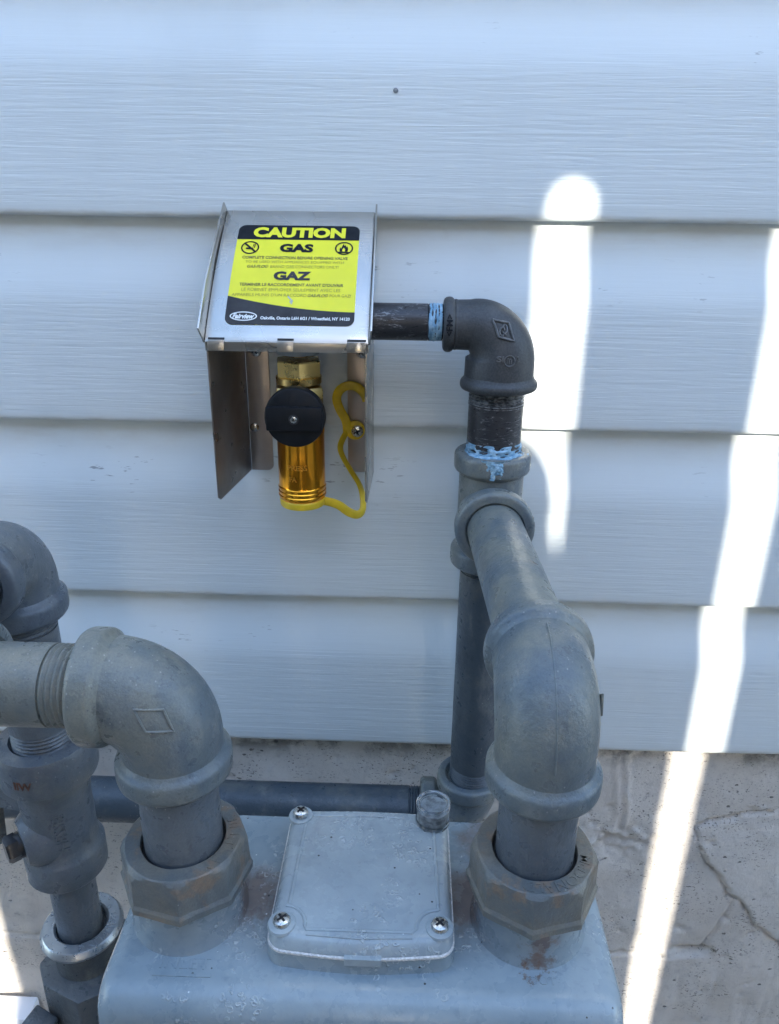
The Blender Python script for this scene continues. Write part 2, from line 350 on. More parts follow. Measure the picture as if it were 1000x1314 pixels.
def arc_pts(c, a, b, ca, cb, bend, n=18):
    c, a, b = V(c), V(a), V(b); pts = [c + a * ca]
    o = c + (a + b) * bend
    for i in range(n + 1):
        t = pi / 2 * i / n
        pts.append(o - b * (bend * cos(t)) - a * (bend * sin(t)))
    pts.append(c + b * cb); return pts
def band(mb, face, d, R, w, rb, rp, seg=56, wob=0.0):
    """rolled band of a malleable fitting: face point, direction outwards"""
    M = frame(face, d)
    prof = [(rb * 0.985, -w - 0.0026), (rb + (R - rb) * 0.22, -w - 0.0009), (R - 0.0016, -w - 0.0001), (R - 0.0006, -w + 0.0007), (R - 0.0001, -w + 0.0018), (R, -w + 0.003), (R, -0.003), (R - 0.0003, -0.0016), (R - 0.0010, -0.0006), (R - 0.0022, -0.0001), (R - 0.0032, 0), (rp + 0.0012, 0), (rp + 0.0002, -0.001), (rp - 0.002, -0.004)]
    mb.lathe(prof, M, seg, (lambda t, r, h: r * (1 + wob * sin(3 * t + 1) + wob * 0.6 * sin(7 * t))) if wob else None, cap=False)
def pipe(mb, a, b, r, thr0=0.0, thr1=0.0, pitch=0.0021, amp=0.0009, seg=48):
    """pipe from a to b with cut thread over the first / last length"""
    a, b = V(a), V(b); L = (b - a).length; prof = [(r * 0.85, 0)]
    def thread(h0, h1):
        h = h0; q = []
        while h < h1 - pitch * 0.5:
            q += [(r - amp, h), (r, h + pitch * 0.42), (r, h + pitch * 0.58), (r - amp, h + pitch)]; h += pitch
        return q
    prof += thread(0, thr0) if thr0 else [(r, 0)]
    prof += [(r, thr0 + 0.0001)] + [(r, thr0 + (L - thr0 - thr1) * k / 6) for k in range(1, 6)] + [(r, L - thr1 - 0.0001)]
    prof += thread(L - thr1, L) if thr1 else [(r, L)]
    prof += [(r * 0.85, L + 0.0001)]
    return mb.lathe(prof, frame(a, b - a), seg)
def make_surf(pts, rad, view=V((0, -1, 0))):
    """front surface (towards -y) of a swept body lying in an xz plane"""
    P = []
    for i in range(len(pts) - 1):
        for k in range(8):
            t = k / 8; P.append((V(pts[i]).lerp(V(pts[i + 1]), t), rad[i] * (1 - t) + rad[i + 1] * t))
    def f(x, z):
        best = None
        for p, r in P:
            d2 = (p.x - x) ** 2 + (p.z - z) ** 2
            h = r * r - d2
            if h > 0:
                y = p.y - sqrt(h)
                if best is None or y < best: best = y
        return best if best is not None else P[0][0].y
    return f
def ribbon(mb, pts, r, seg=8, closed=False):
    pts = list(pts)
    if closed: pts = pts + [pts[0], pts[1]]
    mb.sweep(pts, r, seg)
def smooth_path(pts, n=6):
    pts = [V(p) for p in pts]; out = []
    for i in range(len(pts) - 1):
        p0, p1, p2, p3 = pts[max(i - 1, 0)], pts[i], pts[i + 1], pts[min(i + 2, len(pts) - 1)]
        for k in range(n):
            t = k / n
            out.append(0.5 * ((2 * p1) + (p2 - p0) * t + (2 * p0 - 5 * p1 + 4 * p2 - p3) * t * t + (3 * p1 - p0 - 3 * p2 + p3) * t ** 3))
    out.append(pts[-1]); return out
def ring_text(mb, body, c, rin, rout, ang0, span, z, ext, tops_out=True):
    vs, fs = text_mesh(body, 1, 1, ext, 0.01)
    out = []
    for v in vs:
        t = ang0 - (v.x) * span * (1 if tops_out else -1)
        r = rin + (rout - rin) * ((v.y + 0.5) if tops_out else (0.5 - v.y))
        out.append(V((c[0] + r * cos(t), c[1] + r * sin(t), z + v.z)))
    mb.add(out, fs)
X, Y, Z = V((1, 0, 0)), V((0, 1, 0)), V((0, 0, 1))

def pan_screw(r=0.004, h=0.0022):
    """pan head with a cross recess, axis +z, origin on the seat; head and dark recess in one mesh"""
    mb = MB(); mb.lathe([(r, 0), (r, h * 0.3), (r * 0.88, h * 0.72), (r * 0.6, h * 0.95), (r * 0.2, h)], Matrix(), 28)
    mb.k = 1
    for a in (0.4, 0.4 + pi / 2):
        mb.box((-r * 0.58, -r * 0.13, h * 0.55), (r * 0.58, r * 0.13, h * 1.06), Matrix.Rotation(a, 4, 'Z'))
    return mb.mesh('screw', [ZINC, BOLT])
SCREW = pan_screw()

# ------------------------------------------------------------------ ground
mb = MB(); mb.add([(-60, -60, -0.85), (60, -60, -0.85), (60, 30, -0.85), (-60, 30, -0.85)], [(0, 1, 2, 3)])
g = obj('ground', mb, GROUND); tag(g, 'grey gravelly ground below the wall', 'ground', 'structure')

# ------------------------------------------------------------------ foundation wall (height field)
rng = np.random.RandomState(4)
def vnoise(x, y, s, seed):
    r = np.random.RandomState(seed).rand(256, 256); xx, yy = x * s + 100, y * s + 100
    i, j = np.floor(xx).astype(int), np.floor(yy).astype(int); fx, fy = xx - i, yy - j
    fx = fx * fx * (3 - 2 * fx); fy = fy * fy * (3 - 2 * fy)
    g = lambda a, b: r[a % 256, b % 256]
    return (g(i, j) * (1 - fx) + g(i + 1, j) * fx) * (1 - fy) + (g(i, j + 1) * (1 - fx) + g(i + 1, j + 1) * fx) * fy - 0.5
def fbm(x, y, s, seed, o=4):
    return sum(vnoise(x, y, s * 2 ** k, seed + k) * 0.5 ** k for k in range(o))
xs = np.concatenate([np.linspace(-2.5, -0.48, 12), np.linspace(-0.46, 0.44, 400), np.linspace(0.46, 2.5, 12)])
zs = np.concatenate([np.linspace(-0.87, -0.80, 6), np.linspace(-0.795, -0.355, 200)])
GX, GZ = np.meshgrid(xs, zs)
hgt = fbm(GX, GZ, 7, 11) * 0.006 + fbm(GX, GZ, 60, 21) * 0.0014
up = np.interp(GX, [0.2505, 0.262, 0.275, 0.319, 0.40, 2.6], [-0.4806, -0.4745, -0.472, -0.4607, -0.448, -0.448]) + fbm(GX, GZ, 90, 31) * 0.006
dnz = np.interp(GX, [0.2505, 0.258, 0.2665, 0.285, 0.302, 0.318, 0.3513, 0.42, 2.6], [-0.482, -0.502, -0.520, -0.546, -0.5643, -0.588, -0.6205, -0.69, -0.85]) + fbm(GX, GZ, 90, 41) * 0.008
sst = lambda a, b, v: (lambda t: t * t * (3 - 2 * t))(np.clip((v - a) / (b - a), 0, 1))
patch = sst(0, 0.035, up - GZ) * sst(0, 0.0022, GZ - dnz) * (GX > 0.25)
hgt += patch * 0.0028
crack = np.exp(-((GZ - up) / 0.0016) ** 2) * (GX > 0.25) * (fbm(GX, GZ, 50, 55) > -0.18)
hgt -= crack * 0.0042
hgt -= np.exp(-((GZ - dnz) / 0.0020) ** 2) * (GX > 0.25) * (GX < 0.5) * 0.003
jz = -0.6345 + fbm(GX, GZ, 20, 61) * 0.006
hgt -= np.exp(-((GZ - jz) / 0.002) ** 2) * (GX < 0.292) * (0.0022 + 0.003 * fbm(GX, GZ, 80, 66))
hole = np.exp(-((GZ - (-0.629)) / 0.0042) ** 2) * sst(0.245, 0.262, GX) * sst(0.293, 0.286, GX)
hgt -= hole * (0.010 + 0.016 * fbm(GX, GZ, 150, 71))
rx = 0.183 + (GZ + 0.448) * -0.09 + fbm(GX * 0.2, GZ, 60, 81) * 0.004
for o_ in (-0.0045, 0.0045):
    hgt += np.exp(-((GX - rx - o_) / 0.0016) ** 2) * sst(-0.492, -0.478, GZ) * 0.0022
rough_area = np.exp(-((GX - 0.182) / 0.03) ** 2 - ((GZ + 0.497) / 0.014) ** 2)
hgt += rough_area * fbm(GX, GZ, 140, 91) * 0.010
lowr = sst(0.2, 0.27, GX) * sst(-0.59, -0.64, GZ)
hgt += lowr * fbm(GX, GZ * 0.16, 60, 101) * 0.0035
vx = 0.287 + (GZ + 0.6) * 0.30 + fbm(GX * 0.2, GZ, 40, 111) * 0.006
hgt -= np.exp(-((GX - vx) / 0.002) ** 2) * sst(-0.632, -0.622, GZ) * sst(-0.55, -0.57, GZ) * 0.0028
for k in range(210):
    px_, pz_, pr_ = rng.uniform(-0.44, 0.44), rng.uniform(-0.79, -0.4), rng.uniform(0.0012, 0.0032)
    hgt -= np.exp(-(((GX - px_) / (pr_ * rng.uniform(0.8, 1.6))) ** 2 + ((GZ - pz_) / pr_) ** 2)) * pr_ * 0.9
YF = 0.0155 - hgt
nx, nz = len(xs), len(zs); mb = MB()
vs = np.stack([GX.ravel(), YF.ravel(), GZ.ravel()], 1).tolist()
mb.add(vs, [(j * nx + i, j * nx + i + 1, (j + 1) * nx + i + 1, (j + 1) * nx + i) for j in range(nz - 1) for i in range(nx - 1)])
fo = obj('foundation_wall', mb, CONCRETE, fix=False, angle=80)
tag(fo, 'pinkish grey parged concrete foundation below the white siding, cracked at the right', 'foundation')

# ------------------------------------------------------------------ siding
EXP = 0.13
wall = thing('house_wall', 'house wall clad in white wood-grain lap siding behind the gas pipes', 'wall', (0, 0, -0.39))
prof = [(0.0066, 0.006), (0.0062, 0.0016), (0.0052, 0.0002), (0.003, 0.0), (0.0012, 0.0005), (0.0002, 0.0020), (0.0, 0.004), (0.0002, 0.02), (0.0004, 0.05), (0.0006, 0.074)]
prof += [(0.0006 + 0.0080 * (1 - cos(pi * t / 8)) / 2, 0.074 + 0.046 * t / 8) for t in range(1, 9)] + [(0.0088, 0.135), (0.0088, 0.15)]
nxs = np.concatenate([np.linspace(-2.5, -0.5, 8), np.linspace(-0.46, 0.46, 60), np.linspace(0.5, 2.5, 8)])
for c in range(0, 14):
    z0 = -0.39 + c * EXP; mb = MB(); rs = []
    for x in nxs:
        w = 0.0007 * mnoise.noise((x * 6, c * 5.1, 0)) ; wz = 0.0009 * mnoise.noise((x * 4, c * 3.3, 9))
        rs.append([V((x, y + w, z0 + z + wz * (1 if z < 0.02 else 0))) for y, z in prof])
    mb.rings(rs, closed=False, cap0=False, cap1=False)
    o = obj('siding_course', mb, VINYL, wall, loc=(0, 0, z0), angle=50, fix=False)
mb = MB(); mb.lathe([(0.0015, 0), (0.0013, 0.0005), (0.0006, 0.0007)], frame((-0.0125, 0.0004, 0.0687), -Y), 16)
obj('nail_head', mb, simple('nail_grey', (0.2, 0.22, 0.24), 0.5), wall)
mb = MB(); mb.box((-2.5, 0.0090, -0.387), (2.5, 0.0110, -0.36)); obj('starter_strip', mb, RUBBER, wall)

# ------------------------------------------------------------------ added sun mask: unseen boards whose gaps shape the light strips
sun_mask = thing('sun_mask_boards', 'added out-of-view board screen facing the wall, its gaps shaping the sun stripes', 'sun_mask', (0.4, -1.31, -0.85))
segs = [(-2.6, -0.010), (0.025, 0.4635), (0.5010, 0.615), (0.6434, 3.6)]
ZB, ZT = -0.83, 1.05
def fboard(x0, x1, y0, y1, zb, zt, name='mask_board'):
    mb = MB(); n = 10
    for a in (0,):
        pl = [(x0, zb)] + ([(x1, zb), (x1, 0.41), (x1 + 0.0075, 0.545)] if abs(x1 - 0.4635) < 1e-6 else [(x1, zb)]) + [(x1, zt - 0.012), (x1 - 0.012, zt), (x0 + 0.012, zt), (x0, zt - 0.012)]
        mb.prism(pl, y1 - y0, frame((0, y1, 0), -Y, X))
    return obj(name, mb, WOOD, sun_mask, bevel=0.0012)
for a, b in segs:
    n = max(1, round((b - a) / 0.142)); w = (b - a) / n
    for i in range(n):
        fboard(a + i * w + (0.0012 if i else 0), a + (i + 1) * w - (0.0012 if i < n - 1 else 0), -1.318, -1.30, ZB, ZT + random.uniform(-0.006, 0.006))
        if i: fboard(a + i * w - 0.035, a + i * w + 0.035, -1.336, -1.3185, ZB, ZT - 0.03, 'mask_batten')
# boards cut to shape the sun patch at both ends of the first gap
def fpoly(poly, name):
    mb = MB(); mb.prism(poly, 0.016, frame((0, -1.3185, 0), -Y, X)); return obj(name, mb, WOOD, sun_mask, bevel=0.001)
cx = 0.4930
sc_ = [(cx + 0.0165 * cos(t), 0.558 + 0.0235 * sin(t)) for t in [pi * k / 14 for k in range(15)]]
fpoly([(0.435, 1.02), (0.435, 0.556)] + sc_[::-1] + [(0.53, 0.556), (0.53, 1.02)], 'mask_batten')
fpoly([(0.4350, ZB), (0.4350, 0.4329), (0.4600, 0.4284), (0.4760, 0.4219), (0.4870, 0.4139), (0.4928, 0.4049), (0.4965, 0.3939), (0.4978, 0.3719), (0.4970, 0.3559), (0.4988, 0.3459), (0.5035, 0.3259), (0.5130, 0.3119), (0.5350, 0.2819), (0.5350, ZB)], 'mask_batten')
for z in (0.74, 0.95, -0.50):
    mb = MB(); mb.box((-2.6, -1.38, z - 0.03), (3.6, -1.3365, z + 0.03)); obj('mask_rail', mb, WOOD, sun_mask, bevel=0.002)
for x in (-2.3, -0.6, 1.1, 2.9):
    mb = MB(); mb.box((x - 0.045, -1.47, -0.86), (x + 0.045, -1.3805, 1.08)); obj('mask_post', mb, WOOD, sun_mask, bevel=0.004)

# ------------------------------------------------------------------ white trim board low on the foundation
mb = MB(); mb.box((-0.75, -0.012, -0.83), (-0.3520, 0.012, -0.716))
t = obj('trim_board', mb, PVC, bevel=0.0025, loc=(-0.5, 0, -0.85)); tag(t, 'white trim board low on the foundation, bottom left corner', 'trim board')

# ------------------------------------------------------------------ black pipe run above the tee
XR, YR = 0.0518, -0.037
blk = thing('black_pipe_run', 'black iron elbow and nipples between metal box and grey tee', 'pipe', (XR, YR, -0.13))
C0 = V((XR + 0.0005, YR, -0.0565))
mb = MB(); pts = arc_pts(C0, -X, -Z, 0.030, 0.034, 0.019, 22)
rad = [0.0142] + [0.0145 + (0.0205 - 0.0145) * (i / 22) ** 0.8 for i in range(23)] + [0.0208]
mb.sweep(pts, rad, 56)
el = obj('elbow', mb, IRON, blk)
SURF = make_surf(pts, rad)
mb = MB(); band(mb, C0 - X * 0.0345, -X, 0.0158, 0.0062, 0.0143, 0.0108, wob=0.006); obj('collar', mb, IRON, el)
mb = MB(); band(mb, C0 - Z * 0.0375, -Z, 0.0232, 0.0062, 0.0207, 0.0167, wob=0.006); obj('collar', mb, IRON, el)
# raised diamond with its spiral, and the ringed mark under it
def onsurf(f, uv, lift): return [V((x, f(x, z) - lift, z)) for x, z in uv]
def densify(uv, closed=True, n=6):
    q = []; L = len(uv)
    for i in range(L if closed else L - 1):
        a, b = uv[i], uv[(i + 1) % L]
        q += [(a[0] + (b[0] - a[0]) * k / n, a[1] + (b[1] - a[1]) * k / n) for k in range(n)]
    if not closed: q.append(uv[-1])
    return q
mb = MB()
dia = [(0.0452, -0.0512), (0.0544, -0.0530), (0.0576, -0.0625), (0.0488, -0.0602)]
ribbon(mb, onsurf(SURF, densify(dia), 0.0003), 0.00075, 8, True)
dc = V((0.0514, -0.0568))
def spiral(sgn):
    q = []
    for k in range(19):
        t = k / 18; a = 0.3 + t * 4.2; r = 0.0005 + 0.0023 * t
        q.append((dc.x + sgn * r * cos(a), dc.y + sgn * r * sin(a) * 1.15))
    e = q[-1]; q.append((e[0] + sgn * 0.0010, e[1] + sgn * 0.0014)); q.append((e[0] + sgn * 0.0022, e[1] + sgn * 0.0022) if sgn < 0 else (e[0] + 0.0022, e[1] + 0.0008))
    return q
ribbon(mb, onsurf(SURF, spiral(1), 0.0003), 0.0005, 8); ribbon(mb, onsurf(SURF, spiral(-1), 0.0003), 0.0005, 8)
circ = [(0.0556 + 0.0030 * cos(a), -0.0735 + 0.0030 * sin(a)) for a in [2 * pi * k / 24 for k in range(24)]]
ribbon(mb, onsurf(SURF, circ, 0.0001), 0.0004, 8, True)
for s_, cx_, cz_, w_, h_ in (('Sl', 0.0503, -0.0725, 0.0042, 0.0032), ('m', 0.0556, -0.0735, 0.0030, 0.0030), ('2', 0.0606, -0.0727, 0.0016, 0.0032)):
    vs, fs = text_mesh(s_, w_, h_, 0.0004, 0.015)
    mb.add([V((cx_ + v.x, SURF(cx_ + v.x, cz_ + v.y) - v.z, cz_ + v.y)) for v in vs], fs)
obj('cast_mark', mb, simple('worn_iron_edge', (0.10, 0.103, 0.106), 0.45, 0.1, 0.35, 300), el)
mb = MB(); vs, fs = text_mesh('<FM>', 0.0125, 0.0036, 0.0003, 0.02)
cxx = C0.x - 0.0345 + 0.0032
for k_ in (0,):
    mb.add([V((cxx - v.y, C0.y - (0.0158 + v.z) * cos(v.x / 0.0158 + 0.12), C0.z + 0.0158 * sin(v.x / 0.0158 + 0.12))) for v in vs], fs)
obj('cast_letters', mb, PBLACK, el)
mb = MB(); pipe(mb, (-0.066, YR, C0.z + 0.0012), (C0.x - 0.031, YR, C0.z + 0.0012), 0.01065, 0, 0.0125, 0.0018, 0.0006); obj('nipple', mb, BLACKPIPE, blk, label='short black horizontal nipple entering the metal box')
mb = MB(); pipe(mb, (XR, YR, -0.140), (XR, YR, -0.090), 0.0166, 0.011, 0.011, 0.0021, 0.0008); nip = obj('nipple', mb, BLACKPIPE, blk, label='scratched black upright nipple above the grey tee')
def goo(mb, c, axis, r0, h, lump, seed, seg=110, nr=26, part=1.0):
    M_ = frame(c, axis); rs = []
    for i in range(nr + 1):
        t = i / nr; ring = []
        for j in range(seg):
            a = 2 * pi * j / seg
            n_ = mnoise.fractal(V((cos(a) * 3.2, sin(a) * 3.2, t * 2.2 + seed)), 0.8, 2.2, 4)
            ridge = 0.0005 * sin(t * pi * 7)
            r = r0 + (lump * max(-0.6, n_ * 1.0 + 0.14) + ridge * (0.3 + t * 0.3)) * sin(pi * (0.06 + 0.9 * t)) * part
            ring.append(M_ @ V((r * cos(a), r * sin(a), h * t + 0.0012 * mnoise.noise(V((cos(a) * 2, sin(a) * 2, seed + 5))) * t)))
        rs.append(ring)
    mb.rings(rs)
mb = MB(); goo(mb, (XR, YR, -0.1345), Z, 0.0166, 0.0085, 0.0016, 3.1)
def smear(mb, fn, nu, nv, mask):
    """thin lumpy film over fn(u, v, lift): kept only where mask(u, v) > 0"""
    idx = {}; vs = []; fs = []
    def vi(i, j):
        if (i, j) not in idx:
            t = mask(i / nu, j / nv); idx[(i, j)] = len(vs); vs.append(fn(i / nu, j / nv, max(-0.0001, min(0.0012, t * 0.0032))))
        return idx[(i, j)]
    for i in range(nu):
        for j in range(nv):
            if max(mask(i / nu, j / nv), mask((i + 1) / nu, j / nv), mask(i / nu, (j + 1) / nv), mask((i + 1) / nu, (j + 1) / nv)) > 0: fs.append((vi(i, j), vi(i + 1, j), vi(i + 1, j + 1), vi(i, j + 1)))
    mb.add(vs, fs)
def fr(x, y, sc, sd): return mnoise.fractal(V((x * sc, y * sc, sd)), 0.7, 2.1, 4)
def rim_fn(u, v, l):
    a = -pi + u * 2 * pi; r = 0.0168 + v * 0.0062; return V((XR + r * cos(a), YR + r * sin(a), -0.1328 + l))
mb2 = mb
smear(mb2, rim_fn, 150, 16, lambda u, v: 0.30 - v * 0.75 + fr(u * 9, v * 1.2, 1.6, 2.2) * 0.55 - 0.5 * abs(u - 0.27))
def side_fn(u, v, l):
    a = -1.62 + (u - 0.5) * 1.5; r = 0.0238 + l; return V((XR + r * cos(a), YR + r * sin(a), -0.1322 - v * 0.0125))
smear(mb2, side_fn, 90, 40, lambda u, v: 0.42 - 9.0 * (u - 0.5) ** 2 - v * 0.42 + fr(u * 5, v * 1.6, 1.7, 7.1) * 0.42 - (0.0 if v > 0.08 else -0.1) - 4.0 * max(0, abs(u - 0.5) - 0.10) * min(1, v * 6))
obj('thread_sealant', mb, SEALANT, blk, label='messy pale blue sealant smeared over the tee rim')
mb = MB(); goo(mb, (C0.x - 0.0352, YR, C0.z + 0.0012), -X, 0.01065, 0.0075, 0.0009, 7.7, 60); obj('thread_sealant', mb, SEALANT, blk)

mb = MB(); pipe(mb, (XR, YR, -0.1035), (XR, YR, -0.0925), 0.01685, 0, 0.0105, 0.0021, 0.0009); obj('worn_thread', mb, THREAD, nip)
# ------------------------------------------------------------------ grey outlet run: tee, riser, outward pipe, elbow
grey = thing('grey_pipe_run', 'grey painted tee, riser and pipe curving down to the right meter nut', 'pipe', (XR, YR, -0.17))
ZT_ = -0.1712
mb = MB(); mb.lathe([(0.0195, -0.034), (0.0202, -0.03), (0.0202, 0.03), (0.0195, 0.034)], frame((XR, YR, ZT_), Z), 56)
mb.lathe([(0.0195, 0), (0.0200, 0.012), (0.0202, 0.03)], frame((XR, YR, ZT_), -Y), 56)
tee = obj('tee', mb, PAINT, grey)
mb = MB(); band(mb, (XR, YR, ZT_ + 0.0385), Z, 0.0238, 0.0125, 0.0200, 0.0168, wob=0.004); obj('collar', mb, PAINT, tee)
mb = MB(); band(mb, (XR, YR, ZT_ - 0.0385), -Z, 0.0238, 0.0125, 0.0200, 0.0168, wob=0.004); obj('collar', mb, PAINT, tee)
mb = MB(); band(mb, (XR, YR - 0.038, ZT_), -Y, 0.0240, 0.0115, 0.0200, 0.0168, wob=0.004); obj('collar', mb, PAINT, tee)
mb = MB(); pipe(mb, (XR, YR, -0.400), (XR, YR, -0.199), 0.0167, 0.026, 0.016, 0.0021, 0.0008); obj('riser', mb, PAINT_SHADED, grey)
XO, YO, ZO = 0.0578, -0.240, -0.1705
mb = MB(); pipe(mb, (XR, YR - 0.030, ZT_ - 0.0002), (XO, YO + 0.03, ZO), 0.0167); obj('outward_pipe', mb, PAINT, grey)
C1 = V((XO, YO, ZO)); pts = arc_pts(C1, Y, -Z, 0.035, 0.039, 0.024, 20); rad = [0.0205] * 4 + [0.0212] * 15 + [0.0208] * 4
mb = MB(); mb.sweep(pts, [0.0205 + 0.0006 * sin(pi * i / 22) for i in range(23)], 64)
seam = []
o_ = C1 + (Y - Z) * 0.024
for i in range(24):
    t_ = pi / 2 * i / 23; rr = 0.024 + 0.0209
    seam.append(o_ + Z * rr * cos(t_) - Y * rr * sin(t_))
seam = [seam[0] + Y * 0.006] + seam + [seam[-1] - Z * 0.009]
mb.sweep(seam[2:-2], 0.0004, 8)
el = obj('elbow', mb, PAINT, grey, label='large grey elbow dropping to the right meter nut')
mb = MB(); band(mb, C1 + Y * 0.038, Y, 0.0238, 0.0095, 0.0207, 0.0168, wob=0.004); obj('collar', mb, PAINT, el)
mb = MB(); band(mb, C1 - Z * 0.0425, -Z, 0.0238, 0.0105, 0.0207, 0.0168, wob=0.004); obj('collar', mb, PAINT, el)
mb = MB()
q = [(0.0, 0.008), (0.005, 0.0), (0.0, -0.008), (-0.005, 0.0)]
mb.prism(q, 0.0012, frame((XO + 0.0207, YO + 0.006, ZO - 0.008), X, (0, 1, 0.3))); obj('cast_mark', mb, PAINT, el, bevel=0.0004)
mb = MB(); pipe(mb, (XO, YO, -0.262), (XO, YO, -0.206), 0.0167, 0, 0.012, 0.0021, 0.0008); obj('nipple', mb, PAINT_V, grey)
# low elbow and the horizontal pipe behind the meter
C2 = V((XR - 0.002, YR, -0.4200)); mb = MB(); pts = arc_pts(C2, Z, -X, 0.033, 0.033, 0.024, 16); mb.sweep(pts, 0.0208, 48)
el = obj('elbow', mb, PAINT, grey, label='low grey elbow at the foot of the riser')
mb = MB(); band(mb, C2 + Z * 0.036, Z, 0.0238, 0.012, 0.0207, 0.0168); obj('collar', mb, PAINT, el)
mb = MB(); band(mb, C2 - X * 0.036, -X, 0.0238, 0.012, 0.0207, 0.0168); obj('collar', mb, PAINT, el)
mb = MB(); pipe(mb, (C2.x - 0.033, YR, -0.4200), (-0.62, YR, -0.4200), 0.0168, 0.012, 0); obj('cross_pipe', mb, PAINT_SHADED, grey, label='horizontal grey pipe along the foundation behind the meter')

# ------------------------------------------------------------------ inlet run at the left of the meter
XI, YI, ZI = -0.0950, -0.240, -0.1715
inl = thing('inlet_pipe_run', 'grey pipe from the left with elbow down to left meter nut', 'pipe', (XI, YI, ZI))
C3 = V((XI, YI, ZI)); pts = arc_pts(C3, -X, -Z, 0.030, 0.037, 0.025, 22)
rad = [0.0205] + [0.0206 + 0.0006 * sin(pi * i / 22) for i in range(23)] + [0.0205]
mb = MB(); mb.sweep(pts, rad, 64); el = obj('elbow', mb, PAINT, inl)
SI = make_surf(pts, rad)
mb = MB(); band(mb, C3 - X * 0.0325, -X, 0.0238, 0.0105, 0.0207, 0.0168, wob=0.004); obj('collar', mb, PAINT, el)
mb = MB(); band(mb, C3 - Z * 0.0405, -Z, 0.0238, 0.0105, 0.0207, 0.0168, wob=0.004); obj('collar', mb, PAINT, el)
mb = MB(); dia = [(-0.1013, -0.1680), (-0.0913, -0.1700), (-0.0878, -0.1785), (-0.0973, -0.1770)]
ribbon(mb, onsurf(SI, densify(dia), 0.00005), 0.0006, 8, True)
cd = (sum(p[0] for p in dia) / 4, sum(p[1] for p in dia) / 4)
inn = [(cd[0] + (p[0] - cd[0]) * 0.45, cd[1] + (p[1] - cd[1]) * 0.45) for p in dia]
obj('cast_mark', mb, PAINT, el)
mb = MB(); mb.add([], [])
for k_ in range(14):
    a = random.gauss(0, 1); s_ = random.uniform(0.0006, 0.0014)
    ra_ = random.uniform(-1.2, -0.75); c_ = C3 - X * (0.0225 + random.uniform(-0.004, 0.002)) + Z * 0.0207 * sin(ra_) - Y * 0.0207 * cos(ra_)
    mb.lathe([(s_ * 0.1, -s_ * 0.4), (s_, 0), (s_ * 0.1, s_ * 0.4)], Matrix.Translation(c_), 9)
obj('rust_bloom', mb, RUSTM, el)
C4 = V((-0.2035, YI, -0.1700)); mb = MB(); mb.sweep(arc_pts(C4, X, Y, 0.034, 0.034, 0.024, 14), 0.0207, 40); e4 = obj('elbow', mb, PAINT, inl)
mb = MB(); band(mb, C4 + X * 0.037, X, 0.0238, 0.0105, 0.0207, 0.0168); obj('collar', mb, PAINT, e4)
mb = MB(); pipe(mb, (-0.168, YI, ZI), (XI - 0.026, YI, ZI), 0.0167, 0, 0.0190, 0.0025, 0.0009); obj('inlet_pipe', mb, PAINT, inl)
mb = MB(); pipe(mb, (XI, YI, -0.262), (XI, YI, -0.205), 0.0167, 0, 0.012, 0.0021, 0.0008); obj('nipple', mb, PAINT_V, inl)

# ------------------------------------------------------------------ shut-off valve run, far left
XV, YV = -0.2015, -0.150
val = thing('shutoff_valve', 'grey gas cock at far left with threaded pipe and elbow above', 'valve', (XV, YV, -0.55))
ldir = V((-0.03, -1, -0.05)).normalized()
CV = V((XV + 0.0005, YV, -0.1535)); mb = MB(); pts = arc_pts(CV, ldir, -Z, 0.034, 0.034, 0.022, 20)
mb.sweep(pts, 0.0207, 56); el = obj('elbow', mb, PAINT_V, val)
mb = MB(); band(mb, CV + ldir * 0.0385, ldir, 0.0238, 0.011, 0.0207, 0.0165, wob=0.004); obj('collar', mb, PAINT_V, el)
mb = MB(); band(mb, CV - Z * 0.0385, -Z, 0.0240, 0.0115, 0.0207, 0.0168, wob=0.004); obj('collar', mb, PAINT_V, el)
mb = MB(); pipe(mb, CV + ldir * 0.036, V((-0.2035, YI + 0.030, -0.1660)), 0.0160, 0.02, 0, 0.0022, 0.0009); obj('link_pipe', mb, PAINT_V, val)
mb = MB(); pipe(mb, (XV, YV, -0.277), (CV.x, YV, -0.188), 0.0168, 0.017, 0.012, 0.0024, 0.0009); obj('pipe', mb, PAINT_V, val)
mb = MB()
mb.lathe([(0.0215, -0.366), (0.0229, -0.364), (0.0229, -0.3485), (0.0221, -0.347), (0.0203, -0.3445), (0.0196, -0.338), (0.0196, -0.312), (0.0212, -0.297), (0.0236, -0.2945), (0.0262, -0.2930), (0.0268, -0.291), (0.0268, -0.273), (0.0256, -0.2705), (0.0185, -0.2695), (0.0168, -0.272)], frame((XV, YV, 0), Z), 64)
bd = V((-0.74, -0.67, -0.03)).normalized(); pc = V((XV, YV, -0.334))
mb.lathe([(0.019, -0.01), (0.0185, 0.012), (0.0160, 0.0185), (0.0135, 0.0215), (0.0130, 0.0225)], frame(pc, bd), 40)
mb.prism([(-0.014, -0.006), (0.018, -0.006), (0.018, 0.006), (-0.014, 0.006)], 0.03, frame((XV - 0.022, YV - 0.006, -0.312), Z, (1, -0.2, 0)))
body = obj('valve_body', mb, PAINT_V, val)
mb = MB(); mb.lathe([(0.0078, 0), (0.0078, 0.001), (0.0072, 0.003)], frame(pc + bd * 0.0225, bd), 24); hexf = lambda t, r, h: r * 0.866 / cos(((t) % (pi / 3)) - pi / 6)
mb.lathe([(0.0082, 0.002), (0.0082, 0.007), (0.0070, 0.0085)], frame(pc + bd * 0.0225, bd), 60, hexf); obj('plug_bolt', mb, BOLT, body)
mb = MB(); mb.box((-0.006, -0.003, 0), (0.006, 0.003, 0.09), frame((-0.240, -0.152, -0.345), (0.06, 0.05, 1), (0.8, -0.6, 0))); obj('lever', mb, PAINT_V, body, bevel=0.0015)
